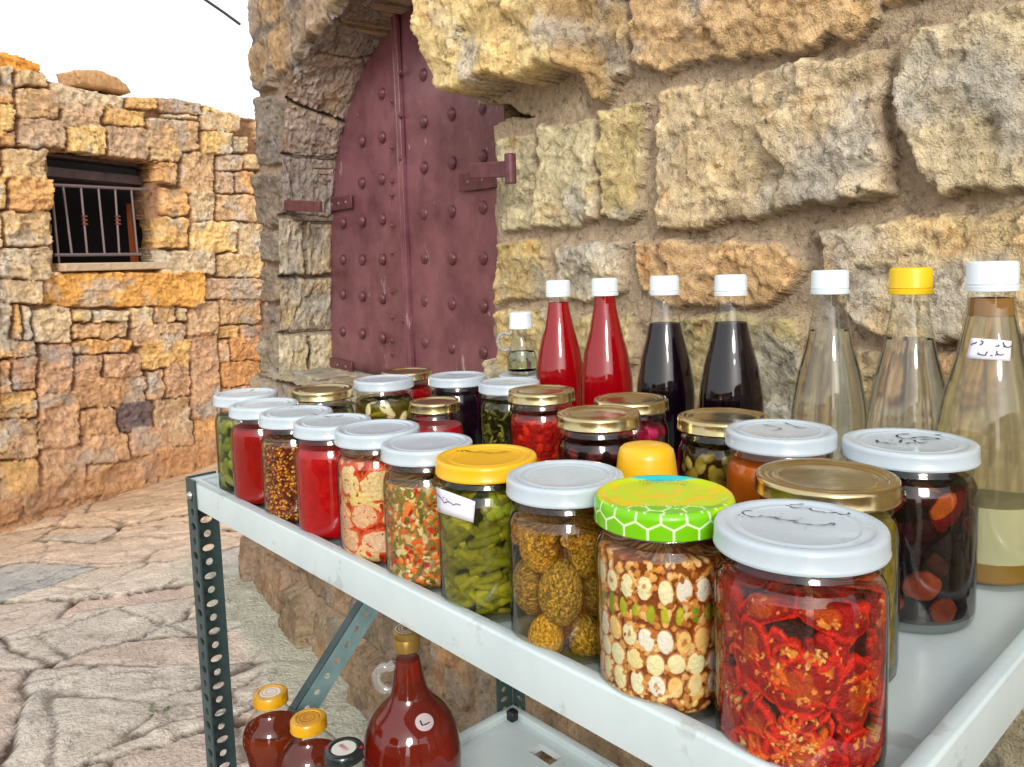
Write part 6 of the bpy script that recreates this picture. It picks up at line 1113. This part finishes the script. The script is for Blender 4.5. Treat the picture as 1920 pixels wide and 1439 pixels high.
ambersed = liquid_mat("amber_sediment", (.55, .30, .04), mixd=.8)
orangering = liquid_mat("orange_floating_layer", (.62, .34, .10), mixd=.75)
bottle(.199, .505, .255, "leftmost red syrup bottle, with a small air gap under its white cap", redjuice, .034, M['plasticwhite'])
bottle(.302, .495, .258, "second red syrup bottle, filled right up to its white cap", redjuice, .024, M['plasticwhite'])
bottle(.418, .480, .261, "black-red syrup bottle beside the second red bottle, purple rim at its level", darkjuice, .062, M['plasticwhite'])
bottle(.526, .465, .262, "black-red syrup bottle nearer the clear bottles, white cap", darkjuice, .057, M['plasticwhite'])
bottle(.655, .450, .266, "clear bottle of pale vinegar with a white cap, left of the yellow-capped one", clearliq, .064, M['plasticwhite'], name="vinegar_bottle")
bottle(.746, .425, .268, "clear bottle of colourless vinegar with the only yellow bottle cap", clearliq2, .068, M['plasticyellow'], name="vinegar_bottle")
t7 = bottle(.825, .390, .273, "labelled straw-coloured vinegar bottle with cloudy layers at its base, nearest at the back right", [(.005, .022, ambersed, "sediment"), (.0224, .070, palesed, "cloudy_layer"), (.0704, .273-.046, yellowliq, "liquid"), (.273-.0455, .273-.031, orangering, "floating_layer")], .03, M['plasticwhite'], sc_=1.09, name="vinegar_bottle", capR=.0190)
lb = patch("paper_label", LABEL7, 12, 5, M['paper'], t7, .0006); surf_ribbon("handwriting", LABEL7_INK, .00042, M['ink'], lb, .0012)
def wpos(lx, ly): return Vector((TO.x, TO.y, 0))+Vector((TRAY_EX[0], TRAY_EX[1], 0))*lx+Vector((TRAY_EY[0], TRAY_EY[1], 0))*ly
def simple_bottle(name, lx, ly, z0, prof, label, cat, liquid, level, capf, group=None, n=64, gm=None):
    p = wpos(lx, ly); t = empty(name, (p.x, p.y, z0+.0002), label, cat, group, rz=ANG)
    pr = prof; zz = [q[1] for q in pr]; 
    zf_ = np.linspace(pr[0][1], pr[-1][1], 70); from_ = np.interp(zf_, zz, [q[0] for q in pr])
    for _ in range(2): from_[1:-1] = (from_[:-2]+2*from_[1:-1]+from_[2:])/4
    b = MB(); b.lathe([(0, .005)]+[(from_[0]*.86, .0)]+[(from_[0]*.96, .002)]+[(float(r), float(z)) for r, z in zip(from_[1:], zf_[1:])], n); b.build("glass", gm or M['bottleglass'], t, sharp=60)
    if liquid:
        P_ = [(0, .006)]+[(float(np.interp(z, zf_, from_))-.0014, float(z)) for z in np.linspace(.006, level, 50)]+[(0, level)]
        b = MB(); b.lathe(P_, n); b.build("liquid", liquid, t, sharp=50)
    capf(t); return t
def swirl_cap(R, h, sk, rim, mid, t, swirl=True, ring=None):
    b = MB(); b.lathe([(0, h-.001), (.62*R, h-.001), (.68*R, h+.0004), (.78*R, h+.0006), (.92*R, h-.0002), (R, h-.003), (R, h-sk+.003), (1.02*R, h-sk+.001), (.97*R, h-sk), (.9*R, h-sk+.004)], 64); c = b.build("cap", rim, t)
    b = MB(); b.lathe([(0, h-.0004), (.60*R, h-.0004), (.62*R, h-.0008)], 48); d = b.build("cap_print", mid, c)
    if swirl:
        P_ = [(.60*R*(1-k/60)*math.cos(k*.28+1), .60*R*(1-k/60)*math.sin(k*.28+1)) for k in range(45)]
        ribbons("swirl", [P_], h+.0000, .0007, ring or rim, d)
    return c
zl = ZF-.55
juice = liquid_mat("amber_red_juice", (.80, .13, .03), mixd=.30)
juice2 = liquid_mat("deep_red_vinegar", (.66, .07, .035), mixd=.35)
ycap = principled("yellow_gold_cap", lin((214, 160, 20)), .3, coat=.3, noise=(60, lin((190, 120, 20)), .5, .7)); wprint = principled("white_cap_print", lin((226, 222, 214)), .4); rprint = principled("red_cap_print", lin((190, 80, 50)), .5)
JB = [(.038, 0), (.0395, .03), (.038, .075), (.033, .11), (.033, .14), (.0375, .165), (.0415, .183), (.0405, .196), (.034, .211), (.0225, .221), (.0205, .226), (.0205, .245)]
GL = "yellow-capped juice bottles on the lower tray"
simple_bottle("juice_bottle", .038, .077, zl, JB, "red juice bottle nearest the slotted post, yellow cap with a white spiral print", "bottle", juice, .200, lambda t: swirl_cap(.0235, .250, .015, ycap, wprint, t), GL)
simple_bottle("juice_bottle", .133, .085, zl, JB, "yellow-capped red juice bottle with a red cap mark, beside the black-lidded jar", "bottle", juice, .196, lambda t: swirl_cap(.0235, .250, .015, ycap, ycap, t, ring=rprint), GL)
def blackcap(t):
    c = swirl_cap(.0245, .250, .012, principled("black_lid_enamel", (.012, .02, .02), .25, coat=.4), wprint, t, swirl=False)
    r0_ = .0245; S_ = []
    for q_ in range(5): S_.append([(-.008+q_*.0035, -.0035), (-.0065+q_*.0035, .0035)]); 
    for q_ in range(4): S_.append([(-.008+q_*.0035, .003), (-.0055+q_*.0035, -.001)])
    ribbons("lettering", S_, .2500, .0006, rprint_, c)
    for a in (.8, 3.9):
        V, F = dome((r0_*.82*math.cos(a), r0_*.82*math.sin(a), .2502), (0, 0, 1), .0035, .0003, 14, 3); b = MB(); b.add(V, F); b.build("cap_print", rprint_, c)
rprint_ = principled("crimson_print", lin((186, 30, 60)), .45)
simple_bottle("sauce_jar", .224, .085, zl, [(.036, 0), (.038, .01), (.038, .20), (.036, .213), (.027, .226), (.0225, .232), (.0225, .245)], "jar with a shiny black, white and crimson lid, in front of the big round jug", "jar", juice2, .19, blackcap)
JPp = [(.062, 0), (.066, .006), (.067, .06), (.068, .155), (.0695, .165), (.068, .172), (.066, .185), (.0625, .20), (.056, .215), (.047, .228), (.034, .240), (.0265, .250), (.0235, .262), (.0195, .285), (.0165, .305), (.0165, .325)]
def jugcap(t):
    b = MB(); R = .0182; h = .342; b.lathe([(0, h), (.86*R, h), (R, h-.002), (R, h-.010), (R*.985, h-.0104), (R*.985, h-.0112), (R, h-.0116), (R, h-.028), (R*.9, h-.0285)], 48); c = b.build("cap", M['goldcap'], t)
    for k, r_ in enumerate((.80, .56, .34)):
        ribbons("cap_print", [[(R*r_*math.cos(a*.2), R*r_*math.sin(a*.2)) for a in range(0, 33)]], h+.0004, .0011 if k == 0 else .0008, wprint, c)
    b = MB(); b.lathe([(.0172, .309), (.0205, .311), (.0205, .3135), (.0172, .315)], 40); b.build("glass_collar", M['bottleglass'], t)
    # small ring handle
    a0 = math.atan2(-.75, -.66); d = Vector((math.cos(a0), math.sin(a0), 0)); P_ = []
    for k in range(15):
        g = -1.9+k/14*3.8; P_.append(d*(.0310+.0130*math.cos(g))+Vector((0, 0, .272+.0165*math.sin(g))))
    b = MB(); b.tube([d*.0235+Vector((0, 0, .250))]+P_+[d*.0175+Vector((0, 0, .293))], .0068, 12); b.build("handle", chunky, t)
chunky = principled("thick_clear_glass", (.92, .92, .90), .03, trans=.8, ior=1.45)
tj = simple_bottle("handled_jug", .179, .213, zl, JPp, "big round glass jug of deep red liquid with ring handle and round sticker", "jug", juice2, .300, jugcap)
ns = 20; V = []; 
for q in STICKER: r = Vector((q[0], q[1], 0)).normalized(); V.append((q[0]+r.x*.0012, q[1]+r.y*.0012, q[2]))
F = [(0, ns+i, ns+(i+1) % ns) for i in range(ns)]+[(ns+i, 2*ns+i, 2*ns+(i+1) % ns, ns+(i+1) % ns) for i in range(ns)]
b = MB(); b.add(V, F); stk = b.build("round_sticker", principled("grey_white_sticker", lin((196, 180, 186)), .6), tj); surf_ribbon("handwriting", STICKER_INK, .0011, M['ink'], stk, .0016)
# small clear jug on the low jar
def b0cap(t):
    b = MB(); R = .0185; h = .100; b.lathe([(0, h), (.88*R, h), (R, h-.002), (R*1.01, h-.020), (R*1.04, h-.021), (R*1.04, h-.026), (R*.9, h-.0265)], 48); b.build("cap", M['plasticwhite'], t)
    a0 = math.atan2(-.75, -.66); d = Vector((math.cos(a0), math.sin(a0), 0)); P_ = [d*(.026+.012*math.cos(g))+Vector((0, 0, .053+.014*math.sin(g))) for g in [(-2.2+k/12*4.4) for k in range(13)]]
    b = MB(); b.tube([d*.019+Vector((0, 0, .038))]+P_+[d*.014+Vector((0, 0, .068))], .0036, 10); b.build("handle", chunky, t)
simple_bottle("handled_jug", .118, .500, ZF+.104, [(.021, 0), (.0245, .006), (.0245, .022), (.0225, .034), (.0175, .048), (.0145, .062), (.0140, .085)], "small clear glass jug with a ring handle and white cap, beside the leftmost red bottle", "jug", liquid_mat("clear_aqua_liquid", (.86, .95, .92), ior=1.33), .036, b0cap, n=48)
# squeeze bottle with domed yellow cap
p = wpos(.66, .13); t = empty("squeeze_bottle", (p.x, p.y, ZF+.0002), "honey bottle with a smooth domed yellow cap, behind the honeycomb-pattern lid", "bottle", rz=ANG)
b = MB(); b.lathe([(0, .001), (.024, .001), (.027, .005), (.027, .085), (.024, .10), (.018, .108), (.018, .114), (0, .114)], 48); b.build("body", liquid_mat("honey", (.72, .34, .03), mixd=.5), t)
b = MB(); b.lathe([(0, .138), (.012, .1378), (.0185, .1362), (.0212, .1335), (.0225, .129), (.0240, .116), (.0247, .112), (.0235, .1105), (.02, .1105)], 64); b.build("cap", M['lidyellow'], t)
